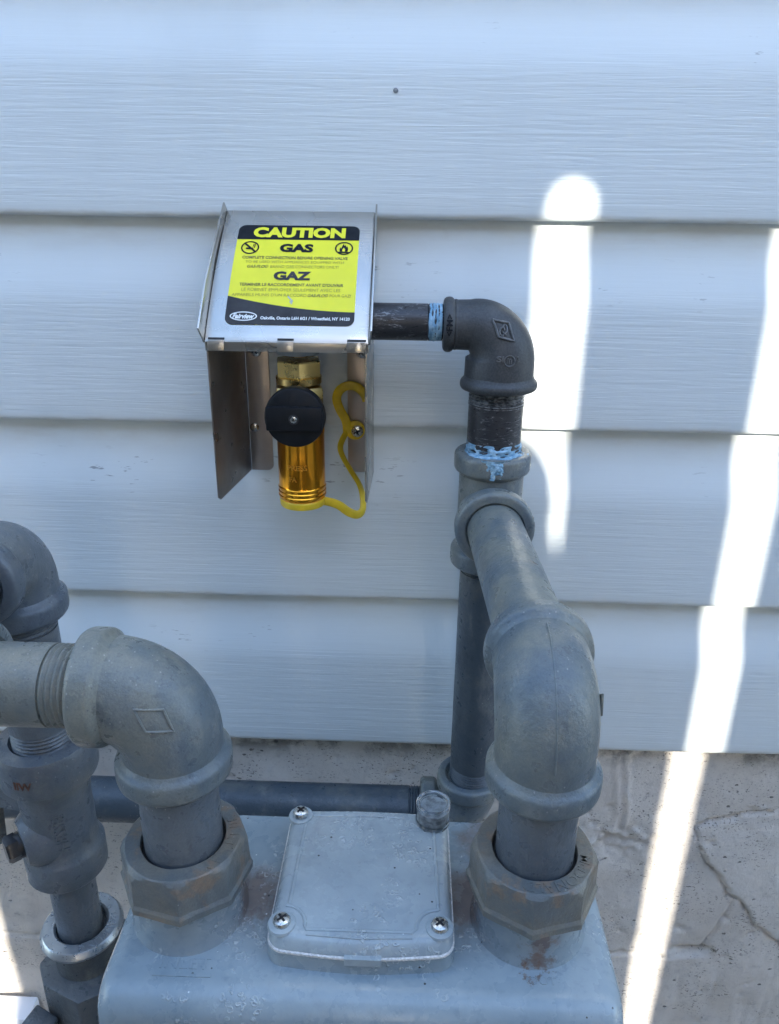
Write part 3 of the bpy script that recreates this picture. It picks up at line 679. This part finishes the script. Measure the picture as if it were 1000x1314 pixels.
mb = MB(); vs, fs = text_mesh('HESSEN', 0.030, 0.0075, 0.0009, 0.01)
mb.add([V((XV + (0.0194 + v.z) * sin(0.46 - v.y / 0.021 * 1.0), YV - (0.0194 + v.z) * cos(0.46 - v.y / 0.021), -0.321 + v.x)) for v in vs], fs); obj('cast_letters', mb, PAINT_V, body)
mb = MB(); vs, fs = text_mesh('IIW', 0.010, 0.005, 0.0004, 0.02)
mb.add([V((XV + (0.0267 + v.z) * sin(v.x / 0.027 - 0.05), YV - (0.0267 + v.z) * cos(v.x / 0.027 - 0.05), -0.2825 + v.y)) for v in vs], fs); obj('rusted_mark', mb, RUSTM, body)
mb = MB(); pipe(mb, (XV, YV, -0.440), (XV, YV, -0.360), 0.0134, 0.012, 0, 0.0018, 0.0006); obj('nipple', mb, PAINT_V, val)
mb = MB(); mb.lathe([(0.0150, -0.4210), (0.0152, -0.4150), (0.0165, -0.4137), (0.0228, -0.4137), (0.0237, -0.4145), (0.0250, -0.4175), (0.0240, -0.4200), (0.0215, -0.4210)], frame((XV + 0.001, YV, 0), Z), 64, cap=False)
ring_text(mb, 'COUPLING', (XV + 0.001, YV), 0.0172, 0.0222, -0.4375, 1.7, -0.4137, 0.0005)
ring_text(mb, '00', (XV + 0.001, YV), 0.0175, 0.0220, pi - 0.25, 0.35, -0.4137, 0.0005)
obj('union_ring', mb, ZINC_RING, val, label='bare shiny steel union ring')
mb = MB(); mb.lathe([(0.0195, -0.4435), (0.0195, -0.4213), (0.0180, -0.4207)], frame((XV + 0.002, YV, 0), Z), 48); obj('union_barrel', mb, PAINT_D, val)
mb = MB(); MM = frame((XV + 0.003, YV, -0.5085), Z, (1, -0.42, 0))
mb.prism([(-0.025, -0.019), (-0.010, -0.029), (0.018, -0.029), (0.031, -0.012), (0.031, 0.018), (0.012, 0.03), (-0.012, 0.03), (-0.025, 0.018)], 0.067, MM)
blk2 = obj('union_block', mb, PAINT_D, val, bevel=0.0022)
mb = MB(); mb.box((-0.012, -0.014, -0.08), (0.005, -0.0, -0.002), frame((XV - 0.012, YV - 0.028, -0.458), (0.25, -0.25, 1), (1, -0.4, 0))); obj('lug', mb, PAINT_D, blk2, bevel=0.0015)
mb = MB(); pipe(mb, (XV + 0.003, YV, -0.86), (XV + 0.003, YV, -0.504), 0.0168); obj('service_pipe', mb, PAINT_D, val)

# ------------------------------------------------------------------ the meter
MX0, MX1, MZ = -0.1260, 0.0940, -0.2900
met = thing('gas_meter', 'blue grey gas meter with screwed square lid and two octagonal nuts', 'gas meter', (-0.017, -0.232, -0.60))
prof = []
def arcq(cy, cz, r, a0, a1, n=7): return [(cy + r * cos(a0 + (a1 - a0) * k / n), cz + r * sin(a0 + (a1 - a0) * k / n)) for k in range(n + 1)]
prof += arcq(-0.1815 - 0.004, MZ - 0.004, 0.004, 0, pi / 2, 5)
prof += [(-0.20, MZ + 0.0002), (-0.23, MZ + 0.0006), (-0.255, MZ + 0.0002)]
prof += arcq(-0.2865 + 0.012, MZ - 0.012, 0.012, pi / 2, pi, 8)
prof += [(-0.2895, MZ - 0.06), (-0.292, MZ - 0.31), (-0.1815, MZ - 0.31)]
rs = []
for x, ins in ((MX0, 0.0095), (MX0 + 0.0012, 0.0055), (MX0 + 0.0035, 0.0022), (MX0 + 0.0075, 0.0004), (MX0 + 0.012, 0), (-0.017, 0), (MX1 - 0.012, 0), (MX1 - 0.0075, 0.0004), (MX1 - 0.0035, 0.0022), (MX1 - 0.0012, 0.0055), (MX1, 0.0095)):
    ring = []
    for y, z in prof:
        cy, cz = -0.236, -0.44
        ring.append(V((x, y + (ins if y < cy else -ins * 0.6), z - (ins if z > cz else -ins))))
    rs.append(ring)
mb = MB(); mb.rings(rs); mbody = obj('meter_case', mb, METER, met, angle=40)
for cx_, nm in ((XO, 'right'), (XI, 'left')):
    mb = MB(); mb.lathe([(0.0268, MZ - 0.0022), (0.0258, MZ + 0.0005), (0.0248, MZ + 0.003), (0.0242, MZ + 0.007), (0.0240, MZ + 0.012), (0.0240, MZ + 0.022), (0.022, MZ + 0.023)], frame((cx_, YO, 0), Z), 64)
    obj('neck', mb, NECK_SHADE, met)
def octnut(cx_, cy_, corner, text, tang, tspan):
    def fn(t, r, h):
        if r < 0: return -r
        k = t % (pi / 4); return r * cos(pi / 8) / cos(k - pi / 8)
    mb = MB(); B = -0.2705
    def circ_min(rc):
        return lambda t, r, h: min(fn(t, r, h), rc)
    M_ = frame((cx_, cy_, 0), Z) @ Matrix.Rotation(corner, 4, 'Z'); seg = 128
    def ringr(r, h, lim=9): return [M_ @ V((min(fn(2 * pi * j / seg, r, h), lim) * cos(2 * pi * j / seg), min(fn(2 * pi * j / seg, r, h), lim) * sin(2 * pi * j / seg), h)) for j in range(seg)]
    rr = [ringr(-0.021, B + 0.001), ringr(0.0276, B), ringr(0.0287, B + 0.0012), ringr(0.0288, B + 0.0042), ringr(0.0278, B + 0.0058), ringr(0.0276, B + 0.010), ringr(0.0276, B + 0.0185, 0.0274), ringr(0.0274, B + 0.0205, 0.0264), ringr(-0.0252, B + 0.0218), ringr(-0.0246, B + 0.0223), ringr(-0.0184, B + 0.0223), ringr(-0.0180, B + 0.0216), ringr(-0.0178, B + 0.015)]
    mb.rings(rr, cap0=False, cap1=False)
    # hand-cast unevenness
    mb.v = [tuple(V(p) + V((mnoise.noise(V(p) * 150), mnoise.noise(V(p) * 150 + V((9, 0, 0))), mnoise.noise(V(p) * 150 + V((0, 9, 0))))) * 0.0003) for p in mb.v]
    n_ = obj('union_nut', mb, PAINT_R, met, angle=24)
    for tx, ta, ts in zip(text, tang, tspan):
        mb = MB(); ring_text(mb, tx, (cx_, cy_), 0.0192, 0.0240, ta, ts, B + 0.0221, 0.0005); obj('cast_letters', mb, PAINT_R, n_)
    mb = MB(); mb.lathe([(0.0182, B + 0.013), (0.0168, B + 0.0132)], M_, 32, cap=False); mb.lathe([(0.0181, B + 0.0195), (0.0172, B + 0.0198), (0.0166, B + 0.0206)], M_, 48, cap=False)
    obj('seal_ring', mb, RUBBER, n_)
octnut(XO, YO, -pi / 2 - R_(7), ['McDONALD'], [-1.05], [1.75])
octnut(XI, YI, -pi / 2 + R_(9), ['30 LT', 'A Y'], [0.15, -0.75], [0.85, 0.4])
# lid
LX0, LX1, LY0, LY1, LZ = -0.0542, 0.0218, -0.1935, -0.2665, -0.2750
def lid_outline(off, z, bulge=0.0022, n=10):
    q = []; r = 0.006 + max(off, -0.004)
    x0, x1, y0, y1 = LX0 - off, LX1 + off, LY0 + off, LY1 - off
    def side(a, b, nrm, m_):
        return [(a[0] + (b[0] - a[0]) * k / m_ + nrm[0] * bulge * sin(pi * k / m_) ** 1.0, a[1] + (b[1] - a[1]) * k / m_ + nrm[1] * bulge * sin(pi * k / m_)) for k in range(m_ + 1)]
    def cor(cx_, cy_, a0): return [(cx_ + r * cos(a0 + pi / 2 * k / 6), cy_ + r * sin(a0 + pi / 2 * k / 6)) for k in range(1, 6)]
    q += side((x0 + r, y1), (x1 - r, y1), (0, -1), n); q += cor(x1 - r, y1 + r, -pi / 2)
    q += [(x1, y1 + r), (x1, y0 - r)]; q += cor(x1 - r, y0 - r, 0)
    q += side((x1 - r, y0), (x0 + r, y0), (0, 0.5), n); q += cor(x0 + r, y0 - r, pi / 2)
    q += [(x0, y0 - r), (x0, y1 + r)]; q += cor(x0 + r, y1 + r, pi)
    return [V((a, b, z)) for a, b in q]
mb = MB(); mb.rings([lid_outline(0.0022, MZ - 0.001), lid_outline(0.0012, MZ + 0.0075)]); obj('lid_base', mb, METER, met)
mb = MB(); mb.rings([lid_outline(0.0012, -0.2827), lid_outline(0.0019, -0.2823), lid_outline(0.0019, -0.2813), lid_outline(0.0012, -0.2809)]); obj('lid_gasket', mb, GASKET, met, label='pale worn line of gasket under the lid edge')
mb = MB(); mb.rings([lid_outline(0.0012, -0.2809), lid_outline(0.0013, -0.2805), lid_outline(0.0002, -0.2775), lid_outline(-0.0008, -0.2762), lid_outline(-0.0022, -0.2752), lid_outline(-0.0045, -0.2749)])
mb.box((-0.0225, -0.2718, -0.2838), (-0.0070, -0.2675, -0.2800))
lid = obj('lid', mb, LID_SHEEN, met, angle=30)
mb = MB(); zl = -0.2750
def cor_arc(cx_, cy_, r, a0, a1, n=8): return [V((cx_ + r * cos(a0 + (a1 - a0) * k / n), cy_ + r * sin(a0 + (a1 - a0) * k / n), zl)) for k in range(n + 1)]
L1 = [V((-0.0470, -0.2040, zl)), V((-0.0482, -0.2512, zl))] + cor_arc(-0.0492, -0.2604, 0.0092, pi / 2, 0) + [V((-0.0392, -0.2625, zl)), V((0.0055, -0.2625, zl))] + cor_arc(0.0165, -0.2604, 0.0092, pi, pi / 2) + [V((0.0168, -0.2512, zl)), V((0.0158, -0.2040, zl))]
ribbon(mb, L1, 0.00085, 8); ribbon(mb, [V((-0.0440, -0.1985, zl)), V((-0.016, -0.1975, zl)), V((0.001, -0.1985, zl))], 0.0008, 8)
ribbon(mb, [V((-0.0390, -0.2648, zl)), V((-0.016, -0.2660, zl)), V((0.0055, -0.2648, zl))], 0.0006, 8)
obj('lid_ridge', mb, LID_SHEEN, lid)
for sx, sy in ((-0.0498, -0.2600), (0.0172, -0.2596), (-0.0502, -0.1985)):
    mb = MB(); mb.lathe([(0.0062, -0.2756), (0.0058, -0.2744), (0.0048, -0.2741)], frame((sx, sy, 0), Z), 32); obj('screw_boss', mb, LID_SHEEN, lid)
    inst('screw', SCREW, lid, Matrix.Translation((sx, sy, -0.2741 if sy < -0.21 else -0.2735)) @ Matrix.Rotation(random.random() * 2, 4, 'Z') @ Matrix.Diagonal((0.95, 0.95, 1.15, 1)))
sx, sy = 0.0155, -0.1990
mb = MB(); mb.lathe([(0.00825, -0.2752), (0.00850, -0.2735), (0.00800, -0.2733), (0.00800, -0.2660), (0.00838, -0.2655), (0.00838, -0.2632), (0.00750, -0.2628), (0.00662, -0.2634), (0.00650, -0.2655), (0.0001, -0.2657)], frame((sx, sy, 0), Z), 48)
sp = obj('seal_plug', mb, CLEAR, lid, label='clear plastic seal plug at the back right corner')
mb = MB(); mb.lathe([(0.00725, -0.2727), (0.00737, -0.2667), (0.00625, -0.2664)], frame((sx, sy, 0), Z), 40); obj('seal_core', mb, simple('smoky_core', (0.42, 0.45, 0.47), 0.4, 0, 0.5, 400, 500, 0.0004), sp)
# worn lettering cast into the case
for tx, cx_, cy_, w_, h_ in (('INLET', -0.090, -0.2685, 0.021, 0.0052), ('OUT', 0.0600, -0.2705, 0.012, 0.0036)):
    mb = MB(); vs, fs = text_mesh(tx, w_, h_, 0.0004, 0.0); mb.add([V((cx_ + v.x, cy_ + v.y, MZ - 0.0001 + v.z)) for v in vs], fs)
    obj('cast_letters', mb, METER, mbody)
mb = MB(); mb.box((-0.1025, -0.2747, MZ - 0.0005), (-0.078, -0.2733, MZ + 0.0004)); obj('cast_bar', mb, METER, mbody)

# ------------------------------------------------------------------ gas outlet box
box = thing('gas_outlet_box', 'stainless steel gas outlet box with yellow caution sticker on its lid', 'outlet box', (-0.07, 0, -0.16))
WL, WR, YFr, ZFr, YB, ZB_ = -0.1155, -0.0232, -0.0622, -0.0645, -0.0015, 0.0040
def lx(y): return -0.1130 + (-0.1170 + 0.1130) * (y - YB) / (YFr - YB)
def rx_(y): return -0.0240 + (-0.0245 + 0.0240) * (y - YB) / (YFr - YB)
upv = (V((0, YB, ZB_)) - V((0, YFr, ZFr))); CH = upv.length; upn = upv.normalized(); nrm = X.cross(upn)
def cov(u, v, h=0.0):
    """u along x (0 left..1 right), v metres up the slope, h metres off the sheet"""
    p = V((0, YFr, ZFr)) + upn * v; p.x = lx(p.y) + (rx_(p.y) - lx(p.y)) * u
    return p + nrm * (h + 0.0034 * 4 * (v / CH) * (1 - v / CH))
def sheet(quad, th, dirn):
    d = V(dirn).normalized() * th; q = [V(p) for p in quad]; n = len(q)
    return q + [p + d for p in q], [tuple(range(n)), tuple(range(2 * n - 1, n - 1, -1))] + [(i, (i + 1) % n, (i + 1) % n + n, i + n) for i in range(n)]
mb = MB(); NB = 14; rs = [[cov(0, CH * k / NB), cov(1, CH * k / NB), cov(1, CH * k / NB, -0.0011), cov(0, CH * k / NB, -0.0011)] for k in range(NB + 1)]; mb.rings(rs)
# folded front lip with its three tabs
mb.add(*sheet([cov(0, 0) + V((0, 0.0002, -0.0002)), cov(1, 0) + V((0, 0.0002, -0.0002)), cov(1, 0) + V((0, 0.0006, -0.0052)), cov(0, 0) + V((0, 0.0006, -0.0052))], 0.0011, Y))
cover = obj('cover_plate', mb, STEEL, box, bevel=0.0003)
for u0, u1 in ((0.02, 0.12), (0.445, 0.545), (0.87, 0.985)):
    mb = MB(); a, b = cov(u0, 0.0012, 0.0004), cov(u1, 0.0012, 0.0004)
    mb.add(*sheet([a, b, b + V((0, -0.0012, -0.0060)), a + V((0, -0.0012, -0.0060))], 0.0009, -Y)); tb = obj('hinge_tab', mb, STEEL, cover, bevel=0.0003)
    mb = MB(); mb.add(*sheet([cov(u0, 0.0014, 0.0002), cov(u1, 0.0014, 0.0002), cov(u1, 0.0026, 0.0002), cov(u0, 0.0026, 0.0002)], 0.0004, -nrm)); obj('tab_slot', mb, RUBBER, cover)
for u, s_ in ((0.0, -1), (1.0, 1)):
    mb = MB(); w_ = 1 if s_ < 0 else 0.0
    nodes = [cov(u, CH * k / 10, -0.001) for k in range(11)]
    tops = [cov(u, CH + 0.002, 0.0048) + X * (-0.0012 * w_ + 0.0006 * (1 - w_)), cov(u, 0.034, 0.0056) + X * (-0.0024 * w_ + 0.0012 * (1 - w_)), cov(u, 0.004, 0.0066) + X * (-0.0022 * w_ + 0.0012 * (1 - w_))]
    mb.add(*sheet(nodes + tops, 0.0010, X * s_)); obj('lid_wing', mb, STEEL, cover, bevel=0.0002)
# side plates and wall flanges
for s_, nm in ((-1, 'l'), (1, 'r')):
    xb, xf = (-0.1085, -0.1172) if s_ < 0 else (-0.0242, -0.0256)
    mb = MB(); q = [V((xf, -0.0592, -0.0700)), V((xf, -0.0592, -0.1600)), V((xf + 0.0004, -0.0560, -0.1622)), V((xb, -0.0018, -0.1608)), V((xb, -0.0018, -0.0100)), V((xb + (xf - xb) * 0.5, -0.030, -0.0420))]
    mb.add(*sheet(q, 0.0011, X * (-s_))); sp_ = obj('side_plate', mb, STEEL_REFL if s_ < 0 else STEEL, box, bevel=0.0003)
    x0, x1 = (xb + 0.0012, -0.0925) if s_ < 0 else (-0.0415, xb - 0.0012)
    mb = MB(); r_ = 0.004; zb_ = -0.1610
    q = [(x0, -0.005), (x0, zb_ + (r_ if s_ > 0 else 0))] if s_ < 0 else [(x0, -0.005)]
    if s_ < 0: q = [(x0, -0.005), (x0, zb_)] + [(x1 - r_ + r_ * sin(a), zb_ + r_ - r_ * cos(a)) for a in [pi / 2 * k / 5 for k in range(6)]] + [(x1, -0.005)]
    else: q = [(x0, -0.005)] + [(x0 + r_ - r_ * cos(a), zb_ + r_ - r_ * sin(a)) for a in [pi / 2 * k / 5 for k in range(6)]] + [(x1, zb_), (x1, -0.005)]
    mb.prism(q, 0.0011, frame((0, -0.0010, 0), -Y, X)); fl_ = obj('wall_flange', mb, STEEL_F, box, bevel=0.0002)
    inst('screw', SCREW, fl_, frame((-0.1005 if s_ < 0 else -0.0318, -0.0022, -0.0795), -Y))
    if s_ < 0:
        mb = MB(); mb.lathe([(0.0032, 0), (0.0026, 0.0006), (0.0012, 0.0009)], frame((-0.1040, -0.0021, -0.1310), -Y), 20); obj('dimple', mb, STEEL, fl_)

# caution sticker
ST = MB(); SU0, SU1, SV0, SV1 = 0.108, 0.908, 0.0105, 0.0792
SWm = (SU1 - SU0) * 0.0925; SHm = SV1 - SV0
def stk(a, b, h): return cov(SU0 + (SU1 - SU0) * a, SV0 + (SV1 - SV0) * b, h)   # a, b in 0..1
def rrect(r=0.06, n=6):
    q = []
    for cx_, cy_, a0 in ((1 - r, r, -pi / 2), (1 - r, 1 - r, 0), (r, 1 - r, pi / 2), (r, r, pi)):
        q += [(cx_ + r * cos(a0 + pi / 2 * k / n), cy_ + r * sin(a0 + pi / 2 * k / n)) for k in range(n + 1)]
    return q
def stk_poly(poly, h): return [stk(a, b, h) for a, b in poly]
def sheet_grid(mb, lo, hi, h, na=40, nb=14):
    aa = [0.5 - 0.5 * cos(pi * k / na) for k in range(na + 1)]
    vs = [stk(a, lo(a) + (hi(a) - lo(a)) * k / nb, h) for a in aa for k in range(nb + 1)]; m_ = nb + 1
    mb.add(vs, [(i * m_ + k, (i + 1) * m_ + k, (i + 1) * m_ + k + 1, i * m_ + k + 1) for i in range(na) for k in range(nb)])
def corner_b(a, r=0.06):
    d = max(0.0, r - a, a - (1 - r)); return r - sqrt(max(0.0, r * r - d * d))
mb = MB(); sheet_grid(mb, corner_b, lambda a: 1 - corner_b(a), 0.00025)
sticker = obj('caution_sticker', mb, PYEL, cover, fix=False)
HD = 0.838
mb = MB(); sheet_grid(mb, lambda a: HD, lambda a: 1 - corner_b(a), 0.00034, 40, 4); obj('header_band', mb, PBLACK, sticker, fix=False)
mb = MB(); sheet_grid(mb, corner_b, lambda a: 0.262 - 0.137 * (1 - (1 - a) ** 1.9), 0.00034, 40, 5); obj('footer_band', mb, PGREY, sticker, fix=False)
def lettering(name, lines, mat_, h=0.00044):
    mb = MB()
    for body_, a0, a1, b, hh, bold, sh in lines:
        vs, fs = text_mesh(body_, a1 - a0, hh, 0, bold, sh); ca = (a0 + a1) / 2
        mb.add([stk(ca + v.x, b + v.y, h) for v in vs], fs)
    return obj(name, mb, mat_, sticker, fix=False)
lettering('caution_word', [('CAUTION', 0.125, 0.885, 0.918, 0.115, 0.055, 0)], PYEL)
lettering('gas_word', [('GAS', 0.360, 0.633, 0.748, 0.090, 0.055, 0)], PBLACK)
lettering('gaz_word', [('GAZ', 0.340, 0.637, 0.462, 0.088, 0.055, 0)], PGREY)
lettering('small_print', [('COMPLETE CONNECTION BEFORE OPENING VALVE', 0.068, 0.918, 0.645, 0.030, 0.025, 0),
    ('GAS-FLO\u00ae', 0.118, 0.288, 0.553, 0.030, 0.02, 0.3),
    ('TERMINER LE RACCORDEMENT AVANT D\'OUVRIR', 0.078, 0.900, 0.374, 0.030, 0.025, 0),
    ('GAS-FLO\u00ae', 0.625, 0.785, 0.275, 0.030, 0.02, 0.3)], PINK)
lettering('fine_print', [('TO BE USED WITH APPLIANCES EQUIPPED WITH', 0.100, 0.890, 0.598, 0.029, 0.0, 0),
    ('BRAND GAS CONNECTORS ONLY!', 0.305, 0.850, 0.553, 0.028, 0.0, 0),
    ('LE ROBINET EMPLOYER SEULEMENT AVEC LES', 0.100, 0.878, 0.325, 0.029, 0.0, 0),
    ('APPAREILS MUNIS D\'UN RACCORD', 0.030, 0.615, 0.275, 0.028, 0.0, 0),
    ('POUR GAZ!', 0.797, 0.962, 0.275, 0.028, 0.0, 0)], simple('print_olive', (0.34, 0.31, 0.03), 0.5, 0, 0.3, 250))
lettering('address_line', [('Oakville, Ontario L6H 6G1 / Wheatfield, NY 14120', 0.275, 0.965, 0.060, 0.034, 0.03, 0), ('Fairview', 0.055, 0.228, 0.075, 0.046, 0.045, 0.35)], PWHITE)
def ell(ca, cb, ra, rb, n=36): return [(ca + ra * cos(2 * pi * k / n), cb + rb * sin(2 * pi * k / n)) for k in range(n)]
def ann(mb, ca, cb, ra, rb, w, h=0.00044):
    o_ = ell(ca, cb, ra, rb); i_ = ell(ca, cb, ra - w, rb - w * 1.05); n = len(o_)
    mb.add(stk_poly(o_, h) + stk_poly(i_, h), [(k, (k + 1) % n, (k + 1) % n + n, k + n) for k in range(n)])
mb = MB(); ann(mb, 0.142, 0.075, 0.106, 0.042, 0.009); obj('maker_oval', mb, PWHITE, sticker, fix=False)
mb = MB(); ann(mb, 0.118, 0.748, 0.074, 0.069, 0.012)
def strip(mb, pts_, w, h=0.00046):
    q = []
    for (a, b) in pts_: q.append((a, b))
    (a0, b0), (a1, b1) = q; dx, dy = a1 - a0, b1 - b0; L = sqrt(dx * dx + dy * dy); nx_, ny_ = -dy / L * w / 2, dx / L * w / 2
    mb.add(stk_poly([(a0 + nx_, b0 + ny_), (a0 - nx_, b0 - ny_), (a1 - nx_, b1 - ny_), (a1 + nx_, b1 + ny_)], h), [(0, 1, 2, 3)])
strip(mb, [(0.066, 0.797), (0.170, 0.699)], 0.017); strip(mb, [(0.085, 0.738), (0.145, 0.738)], 0.018, 0.00045); strip(mb, [(0.152, 0.745), (0.158, 0.790)], 0.007); strip(mb, [(0.140, 0.755), (0.147, 0.785)], 0.006)
obj('no_smoking_symbol', mb, PBLACK, sticker, fix=False)
mb = MB(); ann(mb, 0.882, 0.752, 0.074, 0.069, 0.012)
fl_ = [(0.850, 0.718), (0.846, 0.740), (0.853, 0.762), (0.860, 0.748), (0.866, 0.775), (0.878, 0.803), (0.884, 0.778), (0.894, 0.790), (0.900, 0.765), (0.908, 0.775), (0.916, 0.745), (0.912, 0.718)]
mb.add(stk_poly(fl_, 0.00044), [tuple(range(len(fl_)))]); strip(mb, [(0.838, 0.709), (0.926, 0.709)], 0.012); 
obj('flame_symbol', mb, PBLACK, sticker, fix=False)
mb = MB(); fi = [(0.872, 0.716), (0.868, 0.735), (0.880, 0.760), (0.893, 0.735), (0.890, 0.716)]
mb.add(stk_poly(fi, 0.00050), [tuple(range(len(fi)))]); obj('flame_core', mb, PYEL, sticker, fix=False)
mb = MB()
for (p0, p1, w_) in (((0.472, 0.262), (0.512, 0.215), 0.012), ((0.50, 0.235), (0.505, 0.19), 0.010), ((0.49, 0.215), (0.51, 0.205), 0.014)):
    strip(mb, [p0, p1], w_, 0.0005)
obj('sticker_scuff', mb, simple('scuff_grey', (0.42, 0.45, 0.4), 0.6), sticker, fix=False)

# ------------------------------------------------------------------ quick-connect valve under the cover
XQ, YQ = -0.0680, -0.037
qv = thing('gas_outlet_valve', 'brass outlet valve with round black knob and gold sleeve inside metal box', 'valve', (XQ, YQ, -0.165))
CQ = V((XQ, YQ, -0.0553)); mb = MB(); mb.sweep(arc_pts(CQ, X, -Z, 0.016, 0.014, 0.010, 12), 0.0108, 36)
mb.lathe([(0.0128, -0.0745), (0.0135, -0.073), (0.0135, -0.067), (0.0125, -0.066)], frame((XQ, YQ, 0), Z), 40); obj('inlet_elbow', mb, simple('grey_zinc', (0.26, 0.29, 0.30), 0.5, 0.4), qv)
mb = MB()
hexr = lambda t, r, h: r * 0.866 / cos(((t + 0.35) % (pi / 3)) - pi / 6)
mb.lathe([(0.0102, -0.0755), (0.0110, -0.0745), (0.0105, -0.0735)], frame((XQ, YQ, 0), Z), 40)
mb.lathe([(0.0138, -0.0880), (0.0145, -0.0872), (0.0145, -0.0788), (0.0138, -0.0780)], frame((XQ, YQ, 0), Z), 72, hexr)
mb.lathe([(0.0120, -0.0925), (0.0138, -0.0920), (0.0138, -0.0882), (0.0125, -0.0876)], frame((XQ, YQ, 0), Z), 48)
mb.lathe([(0.0150, -0.1180), (0.0160, -0.1165), (0.0160, -0.0955), (0.0150, -0.0940), (0.0118, -0.0930)], frame((XQ, YQ, 0), Z), 72, hexr)
obj('brass_body', mb, BRASS, qv)
mb = MB(); pr = [(0.0138, -0.1662), (0.0146, -0.1655)]
for h_ in (-0.1645, -0.1618, -0.1591): pr += [(0.0149, h_), (0.0152, h_ + 0.0006), (0.0152, h_ + 0.0014), (0.0148, h_ + 0.0019)]
pr += [(0.0147, -0.1565), (0.0147, -0.1240), (0.0149, -0.1235), (0.0149, -0.1185), (0.0140, -0.1178)]
mb.lathe(pr, frame((XQ, YQ, 0), Z), 64); slv = obj('sleeve', mb, GOLD, qv)
mb = MB()
for tx, a0, z0, w_ in (('PRESS', -0.05, -0.1425, 0.0125), ('FA', -0.25, -0.1500, 0.0045)):
    vs, fs = text_mesh(tx, w_, 0.0032, 0.00015, 0)
    mb.add([V((XQ + (0.0147 + v.z) * sin(v.x / 0.0147 + a0), YQ - (0.0147 + v.z) * cos(v.x / 0.0147 + a0), z0 + v.y)) for v in vs], fs)
obj('engraved_letters', mb, simple('etched_gold', (0.80, 0.40, 0.06), 0.4, 0.8), slv)
KC = V((XQ + 0.0006, 0, -0.1075)); mb = MB()
mb.lathe([(0.0090, 0.048), (0.0090, 0.055), (0.0165, 0.0555), (0.0176, 0.0562), (0.0178, 0.0575), (0.0178, 0.0625), (0.0174, 0.0637), (0.0166, 0.0642)], frame((KC.x, 0, KC.z), -Y), 64)
kn = obj('knob', mb, PLASTIC, qv)
mb = MB(); mb.box((-0.0163, -0.0070, 0.0632), (0.0163, 0.0072, 0.0672), frame((KC.x, 0, KC.z), -Y, X)); obj('knob_grip', mb, PLASTIC, kn, bevel=0.0008)
mb = MB(); mb.lathe([(0.0030, 0.0674), (0.0028, 0.0676), (0.0026, 0.0673)], frame((KC.x, 0, KC.z), -Y), 24); obj('screw_well', mb, RUBBER, kn)
inst('screw', SCREW, kn, frame((KC.x, -0.0672, KC.z), -Y) @ Matrix.Diagonal((0.5, 0.5, 0.35, 1)))

# yellow dust cap on its strap
cap = thing('dust_cap', 'yellow rubber dust cap and looped strap hanging below the gold sleeve', 'dust cap', (XQ, YQ, -0.171))
mb = MB(); mb.lathe([(0.0125, -0.1712), (0.0140, -0.1708), (0.0144, -0.1698), (0.0146, -0.1668), (0.0141, -0.1660), (0.012, -0.1663)], frame((XQ, YQ, 0), Z), 48); obj('cap_disc', mb, YELLOW, cap)
sp = smooth_path([(-0.0590, -0.037, -0.1688), (-0.0520, -0.038, -0.1690), (-0.0450, -0.036, -0.1722), (-0.0385, -0.035, -0.1773), (-0.0330, -0.034, -0.1793), (-0.0300, -0.031, -0.1772), (-0.0300, -0.026, -0.1710), (-0.0325, -0.020, -0.1640), (-0.0385, -0.015, -0.1560), (-0.0440, -0.011, -0.1480), (-0.0462, -0.008, -0.1425), (-0.0450, -0.006, -0.1375), (-0.0415, -0.005, -0.1310)])
sec = [(0.62 * cos(2 * pi * k / 14) * (1.0), 1.9 * sin(2 * pi * k / 14)) for k in range(14)]
mb = MB(); mb.sweep(sp, 0.0014, sec=[(0.8 * cos(2 * pi * k / 14), 2.15 * sin(2 * pi * k / 14)) for k in range(14)], up=(0, 1, 0))
lp = smooth_path([(-0.0415, -0.0052, -0.1325), (-0.0425, -0.006, -0.1240), (-0.0462, -0.008, -0.1160), (-0.0480, -0.009, -0.1085), (-0.0455, -0.010, -0.1025), (-0.0400, -0.010, -0.0998), (-0.0345, -0.010, -0.1010), (-0.0300, -0.009, -0.1055), (-0.0285, -0.008, -0.1100)])
mb.sweep(lp, 0.0014, sec=[(0.8 * cos(2 * pi * k / 14), 2.15 * sin(2 * pi * k / 14)) for k in range(14)], up=(0, 1, 0))
mb.lathe([(0.0062, 0.0024), (0.0066, 0.0034), (0.0064, 0.0048), (0.005, 0.0054)], frame((-0.0365, 0, -0.1310), -Y), 32)
st_ = obj('strap', mb, YELLOW, cap)
inst('screw', SCREW, st_, frame((-0.0350, -0.0054, -0.1312), -Y))
